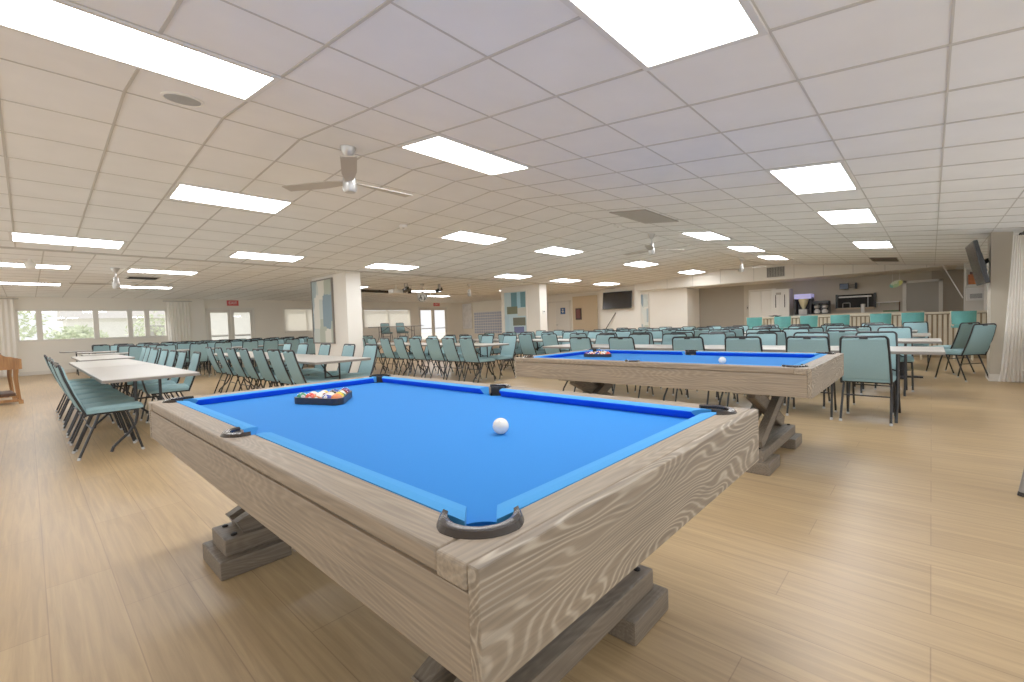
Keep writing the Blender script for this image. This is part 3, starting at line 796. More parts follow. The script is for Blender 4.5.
rows = {
 'A': dict(name='leftmost table row', x0=.45, off=-.09, tabs=[5.6, 8.06], L=[6.02, 6.5, 7.05, 7.7, 8.4, 9.1, 9.85], R=[7.3, 8.0, 8.7, 9.4, 10.15], s=('left', 'right')),
 'B': dict(name='second table row from left', x0=2.42, tabs=[5.6, 8.06], L=[5.95, 6.5, 7.1, 7.7, 8.3, 8.95, 9.6], R=[6.2, 6.85, 7.7, 8.6, 9.4], s=('left', 'right')),
 'C': dict(name='table row left of far pool table', x0=5.92, tabs=[6.3, 8.76], L=[6.55, 7.1, 7.65, 8.25, 8.85, 9.45, 10.05, 10.6], R=[6.6, 7.3, 8.0, 8.65, 9.3, 9.95, 10.6], s=('left', 'right')),
 'D': dict(name='first table row behind far pool table', x0=5.9, tabs=[-.1, 2.36], L=[.49, 1.0, 1.64, 2.29, 3.22, 3.9], R=[.5, 1.15, 1.75, 2.4, 3.0, 3.6, 4.25], s=('pool', 'kitchen')),
 'E': dict(name='second table row behind far pool table', x0=7.85, tabs=[-.1, 2.36, 4.85, 7.32], L=[.92, 1.78, 2.49, 3.15, 3.9, 4.6, 5.3, 6.05, 6.75, 7.4, 8.1, 8.8, 9.4], R=[.4, 1.05, 1.7, 2.3, 2.95, 3.6, 4.25, 5.0, 5.7, 6.4, 7.1, 7.8, 8.5, 9.2], s=('pool', 'kitchen')),
 'F': dict(name='third table row behind far pool table', x0=9.8, tabs=[0, 2.46, 4.95, 7.42], L=[.95, 1.6, 2.25, 2.9, 3.55, 4.2, 4.9, 5.6, 6.3, 6.95, 7.6, 8.3, 9.0], R=[.7, 1.35, 2.0, 2.7, 3.35, 4.0, 4.7, 5.4, 6.1, 6.8, 7.5, 8.2, 8.9], s=('pool', 'kitchen')),
 'G': dict(name='fourth table row behind far pool table', x0=11.55, tabs=[.2, 2.66, 5.12], L=[.8, 1.5, 2.1, 2.75, 3.4, 4.1, 4.8, 5.45, 6.1, 6.8], R=[.25, .95, 1.65, 2.3, 2.95, 3.65, 4.3, 5.0, 5.65, 6.35, 7.05], s=('pool', 'kitchen')),
}
PED = [None]
for key, r in rows.items():
    x0, nm = r['x0'], r['name']; xc = x0+.38
    for k, y in enumerate(r['tabs']):
        lab = f'grey laminate table, {ORD[k]} from near end, {nm}'
        if key == 'F':
            if PED[0] is None: PED[0] = make_pedestal((xc, y+1.22, 0), 'grey table on black pedestal, '+lab.split(', ', 1)[1], 'long grey tables')
            else: dup(PED[0], (xc, y+1.22, 0), 0, 'grey table on black pedestal, '+lab.split(', ', 1)[1])
        else: folding(xc, y+1.22, 0, lab, 'long grey tables')
    for side, xs, rz in (('L', x0+.165+r.get('off', 0), 0), ('R', x0+.76-.0, PI)):
        ss = r['s'][0 if side == 'L' else 1]
        for k, y in enumerate(r[side]):
            jit = random.uniform(-.02, .02)
            chair(xs+jit*.6, y, rz+random.uniform(-.05, .05), f'teal chair {ORD[k]} from near end, {ss} side, {nm}', f'teal chairs at the {nm}')
folding(1.0, 12.32, 0, 'short grey table past the end of the leftmost long table row', 'long grey tables')
for k, y in enumerate((10.95, 11.6, 12.25, 12.9)):
    chair(1.38+.02*k, y, PI, f'teal chair, {ORD[k]} from near end, at the short table past leftmost row', 'teal chairs at the short far table')
# chairs at the ends of rows F and G, turned toward the left
chair(10.22, -.34, math.radians(48), 'teal chair turned diagonally at right, nearest the television pillar', 'teal chairs at table ends')
chair(11.25, -.22, math.radians(50), 'teal chair turned diagonally, just behind the one by the television pillar', 'teal chairs at table ends')
# cross rows toward the window wall
for q, (yc, xs, n) in enumerate(((14.45, .85, 3), (16.9, .9, 3), (19.3, .65, 3))):
    nm = ['nearest cross row before window wall', 'middle cross row before window wall', 'cross row closest to window wall'][q]
    for k in range(n):
        folding(xs+1.22+2.46*k, yc, PI/2, f'grey laminate table, {ORD[k]} from the left in the {nm}', 'long grey tables')
    for side, yy, rz in (('near', yc-.215, PI/2), ('far', yc+.215+.165, -PI/2)):
        for k in range(11):
            chair(xs+.95+.60*k+random.uniform(-.06, .06), yy, rz+random.uniform(-.06, .06), f'teal chair {ORD[k]} from left, {side} side, {nm}', f'teal chairs at the {nm}')

# one chair of another kind whose leg just enters at the right edge of the photograph
t = thing('side_chair', 'grey metal chair at right edge, one slanted leg showing', 'chair', (4.134, -.732, 0), math.radians(60))
bm = B(); box(bm, -.22, .22, -.22, .22, .43, .47, .015); obj('seat', bm, M['greychair'], t)
bm = B(); box(bm, -.24, -.21, -.2, .2, .55, .86, .012); bq = obj('backrest', bm, M['greychair'], t)
bm = B(); tube(bm, [(-.2, -.2, .44), (-.225, -.2, .84)], .013, 8); tube(bm, [(-.2, .2, .44), (-.225, .2, .84)], .013, 8); obj('back_post', bm, M['greychair'], t)
for sx in (-1, 1):
    for sy in (-1, 1):
        bm = B(); tube(bm, [(sx*.19, sy*.19, .44), (sx*.235, sy*.255, .015)], [.021, .017], 10); l = obj('leg', bm, M['greychair'], t, True)
        bm = B(); tube(bm, [(sx*.234, sy*.2535, .025), (sx*.237, sy*.257, 0)], .018, 10); obj('leg_cap', bm, M['black'], l)

# ------------------------------------------------------------------ stage with table and two chairs
t = thing('stage_platform', 'low tan stage platform before the blinds at back', 'stage', (11.9, 18.9, 0))
bm = B(); box(bm, -2.6, 2.6, -1.6, 1.9, .40, .46, .006); obj('stage_deck', bm, M['stage'], t)
bm = B(); box(bm, -2.55, 2.55, -1.56, 1.85, 0, .40); obj('stage_skirt', bm, M['stage'], t)
dup(FT[0], (11.5, 17.85, .46), PI/2, 'folding table on the stage, seen edge-on before the blind', 'long grey tables')
for k, x in enumerate((11.25, 12.1)):
    dup(CH[0], (x, 18.3, .46), -PI/2+.1*k-.3, ['left one of the two teal chairs on the stage', 'right one of the two teal chairs on the stage'][k], 'teal chairs on the stage')

# ------------------------------------------------------------------ pictures, televisions and wall things
def framed(name, label, loc, w, h, m, rz, cat='painting', fm='vent', extra=None):
    """flat picture: local x = width, local y- = front"""
    t = thing(name, label, cat, loc, rz)
    bm = B(); f = .03
    for q in ((-w/2-f, -w/2, -h/2-f, h/2+f), (w/2, w/2+f, -h/2-f, h/2+f), (-w/2, w/2, -h/2-f, -h/2), (-w/2, w/2, h/2, h/2+f)): box(bm, q[0], q[1], -.05, 0, q[2], q[3], .004)
    obj('picture_frame', bm, M[fm], t)
    bm = B(); box(bm, -w/2, w/2, -.03, -.005, -h/2, h/2); c = obj('canvas', bm, m, t)
    if extra:
        for k, (a, b, z0, z1, rgb) in enumerate(extra):
            bm = B(); box(bm, a, b, -.0325-.0012*k, -.029, z0, z1); obj('painted_block', bm, mat('painted_block', rgb, .7), c)
    return t
RZX = -PI/2    # front faces -x
pal1 = [(214, 218, 210), (160, 178, 182), (196, 204, 196), (124, 148, 160), (222, 220, 208), (176, 184, 166)]
framed('abstract_painting', 'tall pale grey-blue abstract painting on the near pillar', (5.345, 11.72, 1.62), 1.15, 1.62, art_mat('pale_abstract', pal1, 2.2, 1.3), RZX, fm='edge')
framed('abstract_painting', 'tall teal abstract painting with dark olive blocks on second pillar', (12.545, 11.44, 1.52), 1.1, 1.6, mat('pale_blue_canvas', (186, 214, 222), .7), RZX, fm='trimw',
       extra=[(-.20, .52, .22, .78, (92, 140, 152)), (.10, .28, .1, .78, (160, 206, 222)), (-.42, .12, -.02, .26, (110, 116, 92)), (.12, .54, -.10, .2, (206, 208, 196)), (-.12, .5, -.46, -.16, (104, 108, 92)), (-.08, .42, -.74, -.5, (98, 108, 152)), (-.54, -.30, -.79, -.05, (176, 208, 220))])
framed('abstract_painting', 'narrow pale blue abstract painting right of the wall television', (17.642, 8.77, 1.5), .32, 1.35, art_mat('narrow_abstract', pal1, 3.5, 4.1), RZX, fm='trimw')
framed('poster', 'white poster with faint grey lines left of the mailbox grid', (18.195, 20.55, 1.68), .85, 1.5, noisy('poster_print', (236, 236, 238), .6, 4, .12), RZX, cat='poster', fm='trimw')
# mail grid
t = thing('mailbox_grid', 'wall grid of small grey mail slots on far back wall', 'mailboxes', (18.19, 18.75, 1.22), RZX)
bm = B(); box(bm, -1.2, 1.2, -.05, 0, -.62, .68, .006); obj('cabinet', bm, M['signw'], t)
slot = mat('slot_label', (176, 184, 206), .6)
for i in range(12):
    for j in range(8):
        bm = B(); box(bm, -1.14+.19*i, -.98+.19*i, -.056, -.05, -.58+.155*j, -.46+.155*j); obj('slot', bm, slot, t)
bm = B(); box(bm, -1.2, 1.2, -.04, 0, .7, 1.2, .004); obj('header_panel', bm, M['wall'], t)

def television(label, loc, w, h, rz, tilt=0, group=None, slant=0):
    t = thing('television', label, 'television', loc, rz, group)
    t.rotation_euler = (tilt, slant, rz)
    bm = B(); box(bm, -w/2, w/2, -.05, 0, -h/2, h/2, .008); obj('housing', bm, M['tvbez'], t)
    bm = B(); box(bm, -w/2+.015, w/2-.015, -.054, -.049, -h/2+.02, h/2-.015); obj('screen', bm, M['tv'], t)
    return t
t = television('black flat television high on the far white wall', (17.45, 9.95, 2.0), 1.40, .74, RZX, math.radians(-6))
bm = B(); box(bm, -.15, .15, 0, .12, -.12, .12, .01); obj('wall_mount', bm, M['tvbez'], t)
t = television('black television tilted on the right-hand pillar, seen side-on', (10.16, -.545, 1.84), .92, .66, math.radians(-177), math.radians(12))
bm = B(); box(bm, -.1, .1, 0, .05, -.15, .15, .01); obox(bm, (0, .04, 0), (-.24, .115, .03), .05, .07); obj('wall_mount', bm, M['tvbez'], t)

def sign(label, loc, rz, word, w=.33, h=.20):
    t = thing('exit_sign', label, 'exit sign', loc, rz)
    bm = B(); box(bm, -w/2, w/2, -.04, 0, -h/2, h/2, .01); obj('sign_box', bm, M['red'], t)
    text_obj(word, .15, M['signw'], t, (0, -.042, 0), (PI/2, 0, 0))
    bm = B(); box(bm, -.03, .03, -.03, -.01, h/2, h/2+.05); obj('mount', bm, M['white'], t)
sign('red EXIT sign above the glass doors at left', (5.8, 20.97, 2.36), 0, 'EXIT', .42, .22)
sign('red EXIT sign above the far glass doors by the stage', (16.2, 20.97, 2.39), 0, 'EXIT', .42, .18)

# corridor door, bathroom sign, extinguisher box
d = sroot('door_3')
bm = B(); box(bm, 18.36, 18.4, 13.15, 14.0, 0, 2.12, .004); dl = obj('door_leaf', bm, M['white'], d)
bm = B(); lathe(bm, [(.03, 0), (.03, .02), (.012, .03), (.012, .06), (.026, .07), (.02, .09)], 12); hd = obj('door_handle', bm, M['nickel'], dl, True, (18.36, 13.9, 1.0), (0, -PI/2, 0))
bm = B(); box(bm, 18.35, 18.4, 14.0, 14.45, 0, 2.12, .004); obj('side_panel', bm, M['wall'], d)
bm = B(); box(bm, 18.34, 18.4, 13.05, 13.15, 0, 2.2); box(bm, 18.34, 18.4, 14.45, 14.55, 0, 2.2); box(bm, 18.34, 18.4, 13.05, 14.55, 2.12, 2.2); obj('door_frame', bm, M['trimw'], d)
t = thing('door_sign', 'blue square sign on the far white door', 'sign', (18.355, 13.54, 1.69), RZX)
bm = B(); box(bm, -.15, .15, -.008, 0, -.16, .16, .002); obj('sign_plate', bm, M['blue'], t)
bm = B(); box(bm, -.02, .02, -.012, -.008, -.1, .02); ball(bm, .035, (0, -.01, .07), 12, 8, (1, .2, 1)); box(bm, -.08, .08, -.012, -.008, -.03, -.005); obj('pictogram', bm, M['signw'], t)
t = thing('extinguisher_cabinet', 'dark red fire extinguisher box in the far beige alcove', 'extinguisher box', (18.375, 12.58, 1.5), RZX)
bm = B(); box(bm, -.15, .15, -.1, 0, -.28, .28, .01); obj('cabinet', bm, mat('cabinet_dark', (64, 44, 42), .5), t)
bm = B(); box(bm, -.11, .11, -.106, -.1, -.2, .22, .004); obj('cabinet_door', bm, mat('cabinet_red', (110, 56, 52), .4), t)
t = thing('leaning_pole', 'dark pole leaning against wall beneath the far television', 'pole', (17.4, 10.65, 0), 0)
bm = B(); tube(bm, [(-.42, .18, 0), (.17, -.52, 1.45)], [.022, .016], 8); obj('shaft', bm, M['bolt'], t, True)
bm = B(); tube(bm, [(.165, -.514, 1.44), (.175, -.527, 1.47)], .022, 8); obj('rubber_cap', bm, M['black'], t)
t = thing('thermostat', 'small white thermostat on the right face of second pillar', 'thermostat', (12.75, 10.272, 1.52), 0)
bm = B(); box(bm, -.06, .06, -.03, 0, -.07, .07, .008); obj('case', bm, M['signw'], t)
bm = B(); box(bm, -.03, .03, -.034, -.03, .0, .04); obj('display', bm, M['black'], t)
t = thing('wall_switch', 'small switch plate on wall left of the white kitchen doors', 'switch', (18.895, 5.17, 1.45), RZX)
bm = B(); box(bm, -.06, .06, -.015, 0, -.09, .09, .004); obj('plate', bm, M['vent'], t)
bm = B(); box(bm, -.015, .015, -.026, -.014, -.03, .03, .003); obj('rocker', bm, M['tvbez'], t)

# bulkhead vent
t = thing('wall_vent', 'square louvred vent in the bulkhead over the kitchen', 'vent', (17.195, 3.83, 2.58), RZX)
bm = B(); box(bm, -.27, .27, -.015, 0, -.17, .17, .004); obj('vent_frame', bm, M['vent'], t)
bm = B()
for i in range(9): box(bm, -.25, .25, -.022, -.015, -.155+.035*i, -.14+.035*i)
for i in range(7): box(bm, -.245+.08*i, -.237+.08*i, -.021, -.015, -.155, .155)
obj('louvres', bm, M['dark'], t)

# ------------------------------------------------------------------ kitchen and bar
d = sroot('door_4')
for y0, y1 in ((4.70, 5.06), (4.26, 4.69), ):
    bm = B(); box(bm, XB-.05, XB-.005, y0, y1, 0, 2.05, .006); obj('door_leaf', bm, M['white'], d)
bm = B(); box(bm, XB-.06, XB, 5.06, 5.12, 0, 2.12); box(bm, XB-.06, XB, 4.20, 4.25, 0, 2.12); box(bm, XB-.06, XB, 4.2, 5.12, 2.06, 2.12); obj('door_frame', bm, M['trimw'], d)
d = sroot('door_5')
bm = B(); box(bm, XB-.06, XB, -.25, -.16, 0, 2.07); box(bm, XB-.06, XB, .58, .67, 0, 2.07); box(bm, XB-.06, XB, -.25, .67, 2.0, 2.07); obj('door_frame', bm, M['trimw'], d)
bm = B(); box(bm, XB-.04, XB-.004, -.155, .575, 0, 1.995, .004); dl = obj('door_leaf', bm, M['greydoor'], d)
bm = B(); box(bm, XB-.075, XB-.04, .47, .54, 1.0, 1.12, .006); obj('door_handle', bm, M['black'], dl)
t = thing('tall_cabinet', 'white tall cabinet with two dark slots right of kitchen doors', 'cabinet', (18.55, 3.93, 0), RZX)
bm = B(); box(bm, -.28, .28, -.3, .3, 0, 2.05, .008); obj('cabinet_body', bm, M['white'], t)
for s in (-1, 1):
    bm = B(); box(bm, min(s*.01, s*.27), max(s*.01, s*.27), -.318, -.3, .06, 2.0, .004); dd = obj('cabinet_door', bm, M['white'], t)
    bm = B(); box(bm, s*.14-.012, s*.14+.012, -.33, -.317, 1.4, 1.85, .003); obj('pull_slot', bm, M['dark'], dd)
bm = B(); box(bm, -.13, .03, -.325, -.318, 1.85, 1.93); obj('badge', bm, M['vent'], t)

t = thing('bar_counter', 'long cream bar counter with vertical slats before the kitchen', 'counter', (14.9, 1.45, 0), RZX)
bm = B(); box(bm, -2.5, 2.5, -.2, .25, 0, 1.04); obj('counter_body', bm, mat('counter_tan', (150, 128, 98), .7), t)
bm = B(); box(bm, -2.55, 2.55, -.3, .3, 1.04, 1.085, .008); obj('countertop', bm, M['cream'], t)
bm = B()
for i in range(55): box(bm, -2.48+.09*i, -2.425+.09*i, -.222, -.2, .08, 1.02, .004)
obj('slats', bm, M['cream'], t)
# rear service counter
t = thing('service_counter', 'beige back counter under the kitchen hatch', 'counter', (18.45, 1.95, 0), RZX)
bm = B(); box(bm, -1.2, 1.75, -.32, .4, 0, 1.06, .006); obj('counter_body', bm, M['wall_grey'], t)
bm = B(); box(bm, -1.22, 1.77, -.36, .42, 1.06, 1.12, .008); obj('countertop', bm, M['cream'], t)
# hatch
t = thing('serving_hatch', 'dark serving hatch opening in the kitchen wall with white shelf', 'hatch', (18.885, 1.86, 1.5), RZX)
bm = B(); box(bm, -.5, .5, -.012, 0, -.2, .24); obj('opening', bm, M['dark'], t)
bm = B(); box(bm, -.54, -.48, -.05, .0, -.22, .26, .004); box(bm, .48, .54, -.05, 0, -.22, .26, .004); obj('jamb', bm, M['black'], t)
bm = B(); box(bm, -.45, .42, -.06, -.012, .14, .185, .004); obj('shelf', bm, M['signw'], t)
bm = B(); box(bm, -.5, .5, -.16, -.0, -.26, -.21, .006); obj('sill', bm, M['stage'], t)
bm = B(); tube(bm, rpts([(-.34, -.03, -.2), (-.34, -.03, -.04), (-.14, -.03, -.04), (-.14, -.03, -.2)], 4, .03), .012, 6); obj('faucet', bm, M['steel'], t)
bm = B(); box(bm, .32, .34, -.03, -.012, -.2, .16); obj('upright', bm, M['steel'], t)
t = thing('wall_screen', 'small dark blue screen on an arm above the serving hatch', 'screen', (18.72, 2.12, 2.02), RZX)
bm = B(); box(bm, -.15, .10, -.05, 0, -.1, .1, .008); obj('housing', bm, M['tvbez'], t)
bm = B(); box(bm, -.135, .085, -.054, -.049, -.085, .085); obj('screen', bm, mat('blue_screen', (38, 52, 84), .3), t)
bm = B(); obox(bm, (.10, -.01, .03), (.27, -.01, .03), .02, .02); obox(bm, (.10, -.01, -.04), (.27, -.01, -.04), .02, .02); box(bm, .26, .31, -.02, .17, -.1, .1, .006); obj('wall_arm', bm, M['black'], t)
# drink dispenser
t = thing('drink_dispenser', 'tall drink dispenser with lit purple header at kitchen back', 'drink machine', (18.3, 3.22, 0), RZX)
bm = B(); box(bm, -.25, .25, -.25, .3, 0, 1.12, .01); obj('base_cabinet', bm, M['steel'], t)
bm = B(); box(bm, -.25, -.19, -.22, .28, 1.12, 1.72, .006); box(bm, .19, .25, -.22, .28, 1.12, 1.72, .006); box(bm, -.2, .2, .05, .28, 1.12, 1.7); obj('machine_body', bm, M['bolt'], t)
bm = B(); box(bm, -.25, .25, -.24, .29, 1.66, 1.82, .012); obj('header', bm, mat('purple_header', (168, 164, 214), .4, emis=((170, 165, 225), .6)), t)
bm = B(); lathe(bm, [(.03, 0), (.1, .16), (.15, .32), (.15, .36)], 16, (0, -.08, 1.3)); obj('hopper', bm, mat('hopper_yellow', (214, 204, 160), .3), t, True)
bm = B(); box(bm, -.12, .12, -.2, .05, 1.12, 1.3, .01); obj('spout_block', bm, M['steel'], t)
# coffee machine
t = thing('coffee_brewer', 'twin coffee brewer with white pots on the back counter', 'coffee machine', (18.3, 2.72, 1.12), RZX)
bm = B(); box(bm, -.22, .22, 0, .25, 0, .42, .01); box(bm, -.22, .22, -.22, .25, .34, .44, .01); box(bm, -.22, .22, -.22, .25, 0, .03, .006); obj('brewer_body', bm, M['tvbez'], t)
for i, (x, z) in enumerate(((-.11, .03), (.11, .03), (-.11, .2), (.11, .2))):
    bm = B(); lathe(bm, [(.06, 0), (.085, .03), (.085, .08), (.05, .12), (.045, .14)], 16, (x, -.1, z)); obj('coffee_pot', bm, M['signw'] if z < .1 else M['steel'], t, True)
# items on counters
t = thing('paper_cup_stack', 'white stack of cups standing on back counter right of hatch', 'cups', (18.2, 1.62-.02, 1.12), 0)
bm = B(); lathe(bm, [(.045, 0), (.055, .25), (.058, .26)], 14); obj('cups', bm, M['signw'], t, True)
bm = B(); lathe(bm, [(.06, .255), (.06, .275), (.01, .28)], 14); obj('lid', bm, M['signw'], t, True)
t = thing('serving_tray', 'dark green tray leaning at the end of the back counter', 'tray', (18.2, .85, 1.12), RZX)
bm = B(); box(bm, -.25, .12, -.1, .1, 0, .05, .01); obj('tray_base', bm, mat('tray_green', (90, 120, 82), .5), t)
bm = B(); box(bm, .12, .15, -.1, .1, 0, .3, .006); obj('tray_back', bm, M['honey_dark'], t)
t = thing('clear_shelf', 'pale wall shelf right of the kitchen hatch', 'shelf', (18.88, 1.05, 1.42), RZX)
bm = B(); box(bm, -.25, .3, -.2, 0, 0, .025, .004); obj('shelf_board', bm, M['signw'], t)
bm = B(); box(bm, -.2, -.18, -.15, 0, -.1, 0); box(bm, .2, .22, -.15, 0, -.1, 0); obj('bracket', bm, M['steel'], t)
t = thing('serving_plate', 'dark flat plate on the bar counter left end', 'plate', (14.9, 3.35, 1.085), 0)
bm = B(); lathe(bm, [(.05, 0), (.10, .004), (.17, .03), (.165, .036), (.08, .012), (.01, .011)], 20); obj('dish', bm, M['black'], t, True)
bm = B(); lathe(bm, [(.08, .012), (.07, .04), (.02, .055)], 14); obj('food', bm, M['honey_dark'], t, True)
# hanging sign
t = thing('hanging_sign', 'small green and yellow leaf-shaped sign hung from the bulkhead', 'sign', (17.35, .76, 1.93), RZX)
bm = B(); secs = []
for i in range(9):
    a = -1+2*i/8; w = .1*math.sqrt(max(.02, 1-a*a)); secs.append([(a*.15, -.008, a*.05-w), (a*.15, .008, a*.05-w), (a*.15, .008, a*.05+w), (a*.15, -.008, a*.05+w)])
loft(bm, secs); obj('sign_shape', bm, art_mat('leaf_sign', [(176, 206, 150), (214, 216, 120), (120, 190, 170), (220, 226, 190)], 9, 2), t)
bm = B(); tube(bm, [(-.08, 0, .05), (-.08, 0, .395)], .003, 5); tube(bm, [(.08, 0, .1), (.08, 0, .395)], .003, 5); obj('cord', bm, M['signw'], t)
# loose cable on the dark wall
t = thing('hanging_cable', 'white cable sagging from the bulkhead end toward the right', 'cable', (0, 0, 0))
bm = B(); tube(bm, [(17.05, -.22, 2.34), (16.9, -.36, 2.0), (16.75, -.5, 1.66), (16.7, -.6, 1.42)], .012, 6); obj('cable', bm, M['signw'], t, True)

# bar stools with teal backs
def make_stool(loc, label):
    t = thing('bar_stool', label, 'bar stool', loc, 0, 'teal bar stools at the counter')
    bm = B(); lathe(bm, [(.02, .72), (.19, .72), (.2, .75), (.19, .79), (.02, .80)], 20); obj('seat', bm, M['teal'], t, True)
    bm = B(); secs = []
    for i in range(9):
        a = PI-.95+1.9*i/8; c, s = math.cos(a), math.sin(a); z1 = 1.09
        secs.append([(c*.215, s*.215, .80), (c*.235, s*.235, .80), (c*.25, s*.25, z1), (c*.225, s*.225, z1)])
    loft(bm, secs); obj('backrest', bm, M['teal'], t, True)
    bm = B()
    for q in (-1, 1):
        a = PI+q*.98; c, s = math.cos(a), math.sin(a); tube(bm, [(c*.2, s*.2, .76), (c*.225, s*.225, .95), (c*.24, s*.24, 1.10)], .016, 8)
    obj('back_post', bm, M['cream'], t, True)
    for k in range(4):
        a = PI/4+k*PI/2; bm = B(); tube(bm, [(math.cos(a)*.13, math.sin(a)*.13, .72), (math.cos(a)*.21, math.sin(a)*.21, 0)], .015, 8); obj('leg', bm, M['cream'], t, True)
    bm = B(); tube(bm, [(math.cos(2*PI*i/16)*.185, math.sin(2*PI*i/16)*.185, .25) for i in range(17)], .009, 6, caps=False); obj('foot_ring', bm, M['steel'], t, True)
    return t
st = None
for k, y in enumerate((3.68, 2.98, 2.37, 1.70, .9, .32, -.52)):
    lab = f'teal bar stool with cream frame, {ORD[k]} from the left at the bar counter'
    if st is None: st = make_stool((14.2, y, 0), lab)
    else: dup(st, (14.2, y, 0), 0, lab)

# right column items
t = thing('wall_niche_box', 'orange box in a white wall case on the right column', 'wall case', (16.59, -.80, 1.95), RZX)
bm = B()
for q in ((-.16, -.14, -.24, .24), (.14, .16, -.24, .24), (-.14, .14, -.24, -.2), (-.14, .14, .2, .24)): box(bm, q[0], q[1], -.1, 0, q[2], q[3])
obj('case', bm, M['white'], t)
bm = B(); box(bm, -.11, .12, -.08, -.01, -.195, .06, .008); obj('orange_panel', bm, M['orange'], t)
bm = B(); box(bm, -.08, .12, -.06, -.01, .06, .13, .008); obj('dark_top', bm, M['honey_dark'], t)
t = thing('wall_heater', 'white wall unit with grey louvres under the orange case', 'wall unit', (16.59, -.82, 1.50), RZX)
bm = B(); box(bm, -.16, .16, -.1, 0, -.16, .16, .012); obj('unit_case', bm, M['signw'], t)
bm = B()
for i in range(5): box(bm, -.1, .12, -.108, -.1, -.10+.024*i, -.088+.024*i)
obj('louvres', bm, M['bolt'], t)

# curtains
def curtain(label, x0, x1, y, z0, z1, m='curtain', along='x', folds=9, amp=.03, gather=0):
    t = thing('curtain', label, 'curtain', ((x0+x1)/2, y, z0))
    bm = B(); n = folds*8; w = x1-x0; h = z1-z0; R = []
    for j in range(9):
        row = []
        for i in range(n+1):
            u = i/n; z = h*j/8; sq = 1-gather*(j/8)
            row.append(bm.verts.new(((u-.5)*w*sq, amp*math.sin(u*folds*2*PI)*(1-.3*j/8), z)))
        R.append(row)
    for a, b in zip(R, R[1:]):
        for i in range(n): bm.faces.new((a[i], a[i+1], b[i+1], b[i]))
    obj('fabric', bm, M[m], t, True)
    bm = B(); tube(bm, [(-w/2-.1, 0, h+.02), (w/2+.1, 0, h+.02)], .016, 8); obj('curtain_rod', bm, M['nickel'], t, True)
    return t
curtain('sheer cream curtain at the left end of the window strip', -1.3, -.22, 20.82, .06, 2.40)
curtain('sheer cream curtain at right end of the window strip', 3.58, 4.28, 20.80, .06, 2.38, folds=7)
t = thing('curtain', 'white sheer curtain gathered at the right edge beside the television pillar', 'curtain', (9.98, -.96, .03))
bm = B(); R = []
for j in range(13):
    z = 2.16*j/12; w = .17-.085*(j/12)**.6; row = []
    for i in range(49):      # a gathered, pleated bunch hanging from the rod
        u = i/48; fold = .032*math.sin(u*7*2*PI+.4*math.sin(j*.35))
        row.append(bm.verts.new((fold+.06*math.cos(u*PI), w*(2*u-1)*1.0+(.05*(1-j/12)), z)))
    R.append(row)
for p, q in zip(R, R[1:]):
    for i in range(48): bm.faces.new((p[i], p[i+1], q[i+1], q[i]))
obj('fabric', bm, M['curtain'], t, True)
bm = B(); tube(bm, [(-1.6, -.02, 2.19), (.16, -.02, 2.19)], .014, 8); ball(bm, .028, (.17, -.02, 2.19), 12, 8); obj('curtain_rod', bm, M['bolt'], t, True)
curtain('far white curtain behind the television pillar', 14.6, 16.3, -.98, .05, 2.2, folds=8, amp=.04)

# organ at the left edge
t = thing('spinet_organ', 'honey oak organ cabinet cut by the left photo edge', 'organ', (-.13, 11.95, 0), math.radians(5))
bm = B()   # side cheek with an ogee outline, in the x-z plane
def side_prof(): return [(-.36, .62), (.04, .62), (.04, .80), (-.02, .82), (-.10, .83), (-.17, .87), (-.22, .915), (-.36, .93)]
prism(bm, side_prof(), -.02, .02, lambda x, y, z: (x, z, y)); obj('side_cheek', bm, M['honey'], t)
bm = B(); prism(bm, side_prof(), 1.08, 1.12, lambda x, y, z: (x, z, y)); obj('side_cheek', bm, M['honey'], t)
bm = B(); box(bm, -.36, .02, .02, 1.08, .64, .70, .004); obj('keybed', bm, M['honey'], t)
bm = B(); box(bm, -.14, .0, .06, 1.04, .70, .715); obj('keys', bm, M['signw'], t)
bm = B(); box(bm, -.36, -.2, .02, 1.08, .70, .925, .006); obj('music_desk', bm, M['honey_dark'], t)
bm = B(); box(bm, -.75, -.345, -.02, 1.12, 0, .965, .01); obj('case', bm, M['honey'], t)
for y in (0, 1.1):
    bm = B(); tube(bm, [(-.035, y, .62), (-.045, y, .45), (-.02, y, .09)], [.035, .03, .026], 4); obj('leg', bm, M['honey'], t)
    bm = B(); box(bm, -.36, .01, y-.02, y+.02, .04, .09, .006); box(bm, -.03, .03, y-.025, y+.025, 0, .07, .01); obj('foot', bm, M['honey'], t)
bm = B(); box(bm, -.36, -.05, .1, .9, .14, .19, .008); obj('pedal_board', bm, M['honey_dark'], t)

# ------------------------------------------------------------------ outside the windows
bm = B(); box(bm, -40, 60, 21.2, 90, -.4, -.15); o = obj('lawn', bm, M['ground']); o['kind'] = 'structure'
def shrub(loc, r, n, label, seed):
    rnd = random.Random(seed)
    t = thing('shrub', label, 'shrub', loc)
    bm = B()
    for i in range(n):
        a, b = rnd.uniform(0, 2*PI), math.acos(rnd.uniform(-.6, 1)); q = r*(.55+.45*rnd.random())
        c = Vector((q*1.25*math.sin(b)*math.cos(a), q*math.sin(b)*math.sin(a), r*1.05+q*math.cos(b)))
        s = .10+.10*rnd.random(); d = Vector((rnd.uniform(-1, 1), rnd.uniform(-1, 1), rnd.uniform(-.3, 1))).normalized(); e = d.orthogonal().normalized()
        p = [c-d*s, c+e*s*.45, c+d*s, c-e*s*.45]; bm.faces.new([bm.verts.new(x) for x in p])
    obj('foliage', bm, M['leaf'], t)
    bm = B()
    for k in range(3): tube(bm, [(0, 0, -.02), (.25*math.cos(k*2.1), .25*math.sin(k*2.1), r*1.1)], [.05, .02], 6)
    obj('stem', bm, M['bark'], t)
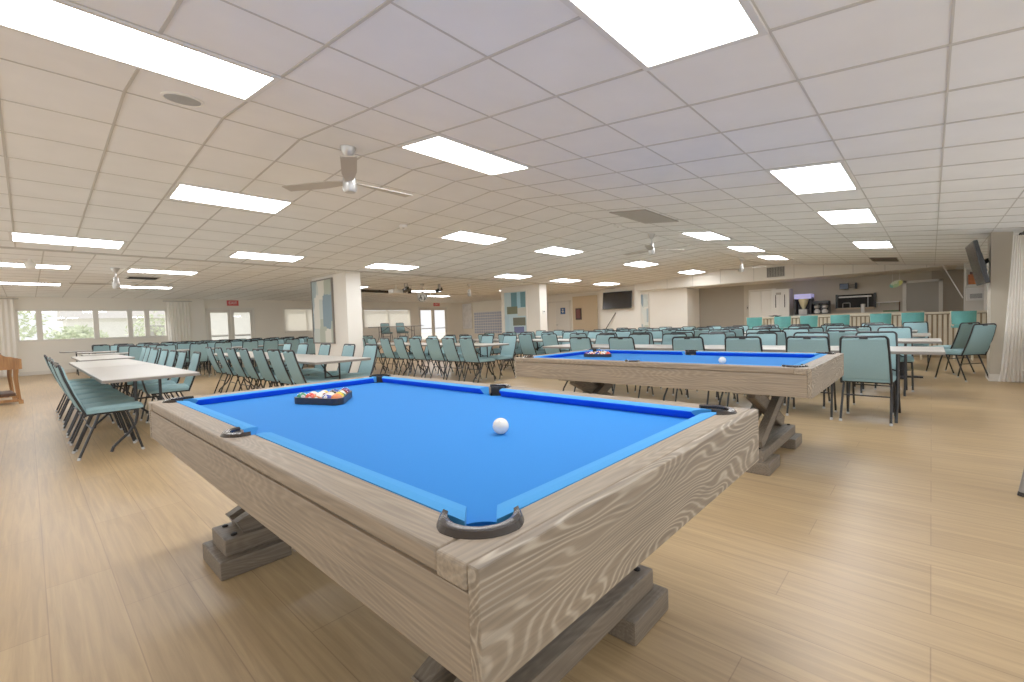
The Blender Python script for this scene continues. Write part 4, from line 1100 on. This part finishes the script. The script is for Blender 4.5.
shrub((1.55, 27.5, -.15), .92, 700, 'green shrub outside the second pane of window strip', 3)
shrub((-1.0, 34, -.15), 1.7, 420, 'pale tree outside the first pane of window strip', 4)
shrub((6.6, 42, -.15), 1.5, 420, 'pale bush outside the fourth pane of window strip', 5)
t = thing('neighbour_house', 'white house wall outside the left windows', 'house', (6.0, 46, -.15))
bm = B(); box(bm, -4.0, 3.2, 0, 5, 0, 2.7); obj('house_wall', bm, M['stucco'], t)
bm = B(); loft(bm, [[(x, -.5, 2.7), (x, 5.5, 2.7), (x, 2.5, 3.9)] for x in (-4.3, 3.5)]); obj('roof', bm, M['roof'], t)
bm = B(); box(bm, .5, 1.7, -.03, 0, 1.0, 2.1); obj('window', bm, M['steel'], t)
t = thing('neighbour_house', 'white building with grey roof beyond the left glass doors', 'house', (12.5, 38, -.15))
bm = B(); box(bm, -3.5, 4, 0, 5, 0, 3.0); obj('house_wall', bm, M['stucco'], t)
bm = B(); loft(bm, [[(x, -.5, 3.0), (x, 5.5, 3.0), (x, 2.5, 4.3)] for x in (-3.8, 4.3)]); obj('roof', bm, M['roof'], t)
bm = B(); box(bm, .2, 1.2, -.03, 0, 1.6, 2.6); obj('window', bm, M['steel'], t)
t = thing('porch_rail', 'thin pale rail outside the left glass doors', 'rail', (5.7, 23.2, -.15))
bm = B(); tube(bm, [(-1.5, 0, 1.2), (1.8, 0, 1.2)], .03, 8); obj('handrail', bm, M['steel'], t)
for x in (-1.4, 1.7):
    bm = B(); tube(bm, [(x, 0, 0), (x, 0, 1.2)], .025, 8); obj('post', bm, M['steel'], t)

# ------------------------------------------------------------------ light
w = bpy.data.worlds.new('world'); scn.world = w; w.use_nodes = True
bg = w.node_tree.nodes['Background']; bg.inputs[0].default_value = (.97, .985, 1.0, 1); bg.inputs[1].default_value = 1.65
def sunlamp(strength, rot, col):
    l = bpy.data.lights.new('sun', 'SUN'); l.energy = strength; l.angle = math.radians(3); l.color = col
    o = bpy.data.objects.new('sun', l); COL.objects.link(o); o.rotation_euler = rot
sunlamp(6.0, (math.radians(45), 0, math.radians(-150)), (1, .97, .9))
scn.view_settings.view_transform = 'Standard'; scn.view_settings.look = 'None'; scn.view_settings.exposure = -0.52; scn.view_settings.gamma = 1.25
scn.cycles.max_bounces = 8; scn.cycles.diffuse_bounces = 5
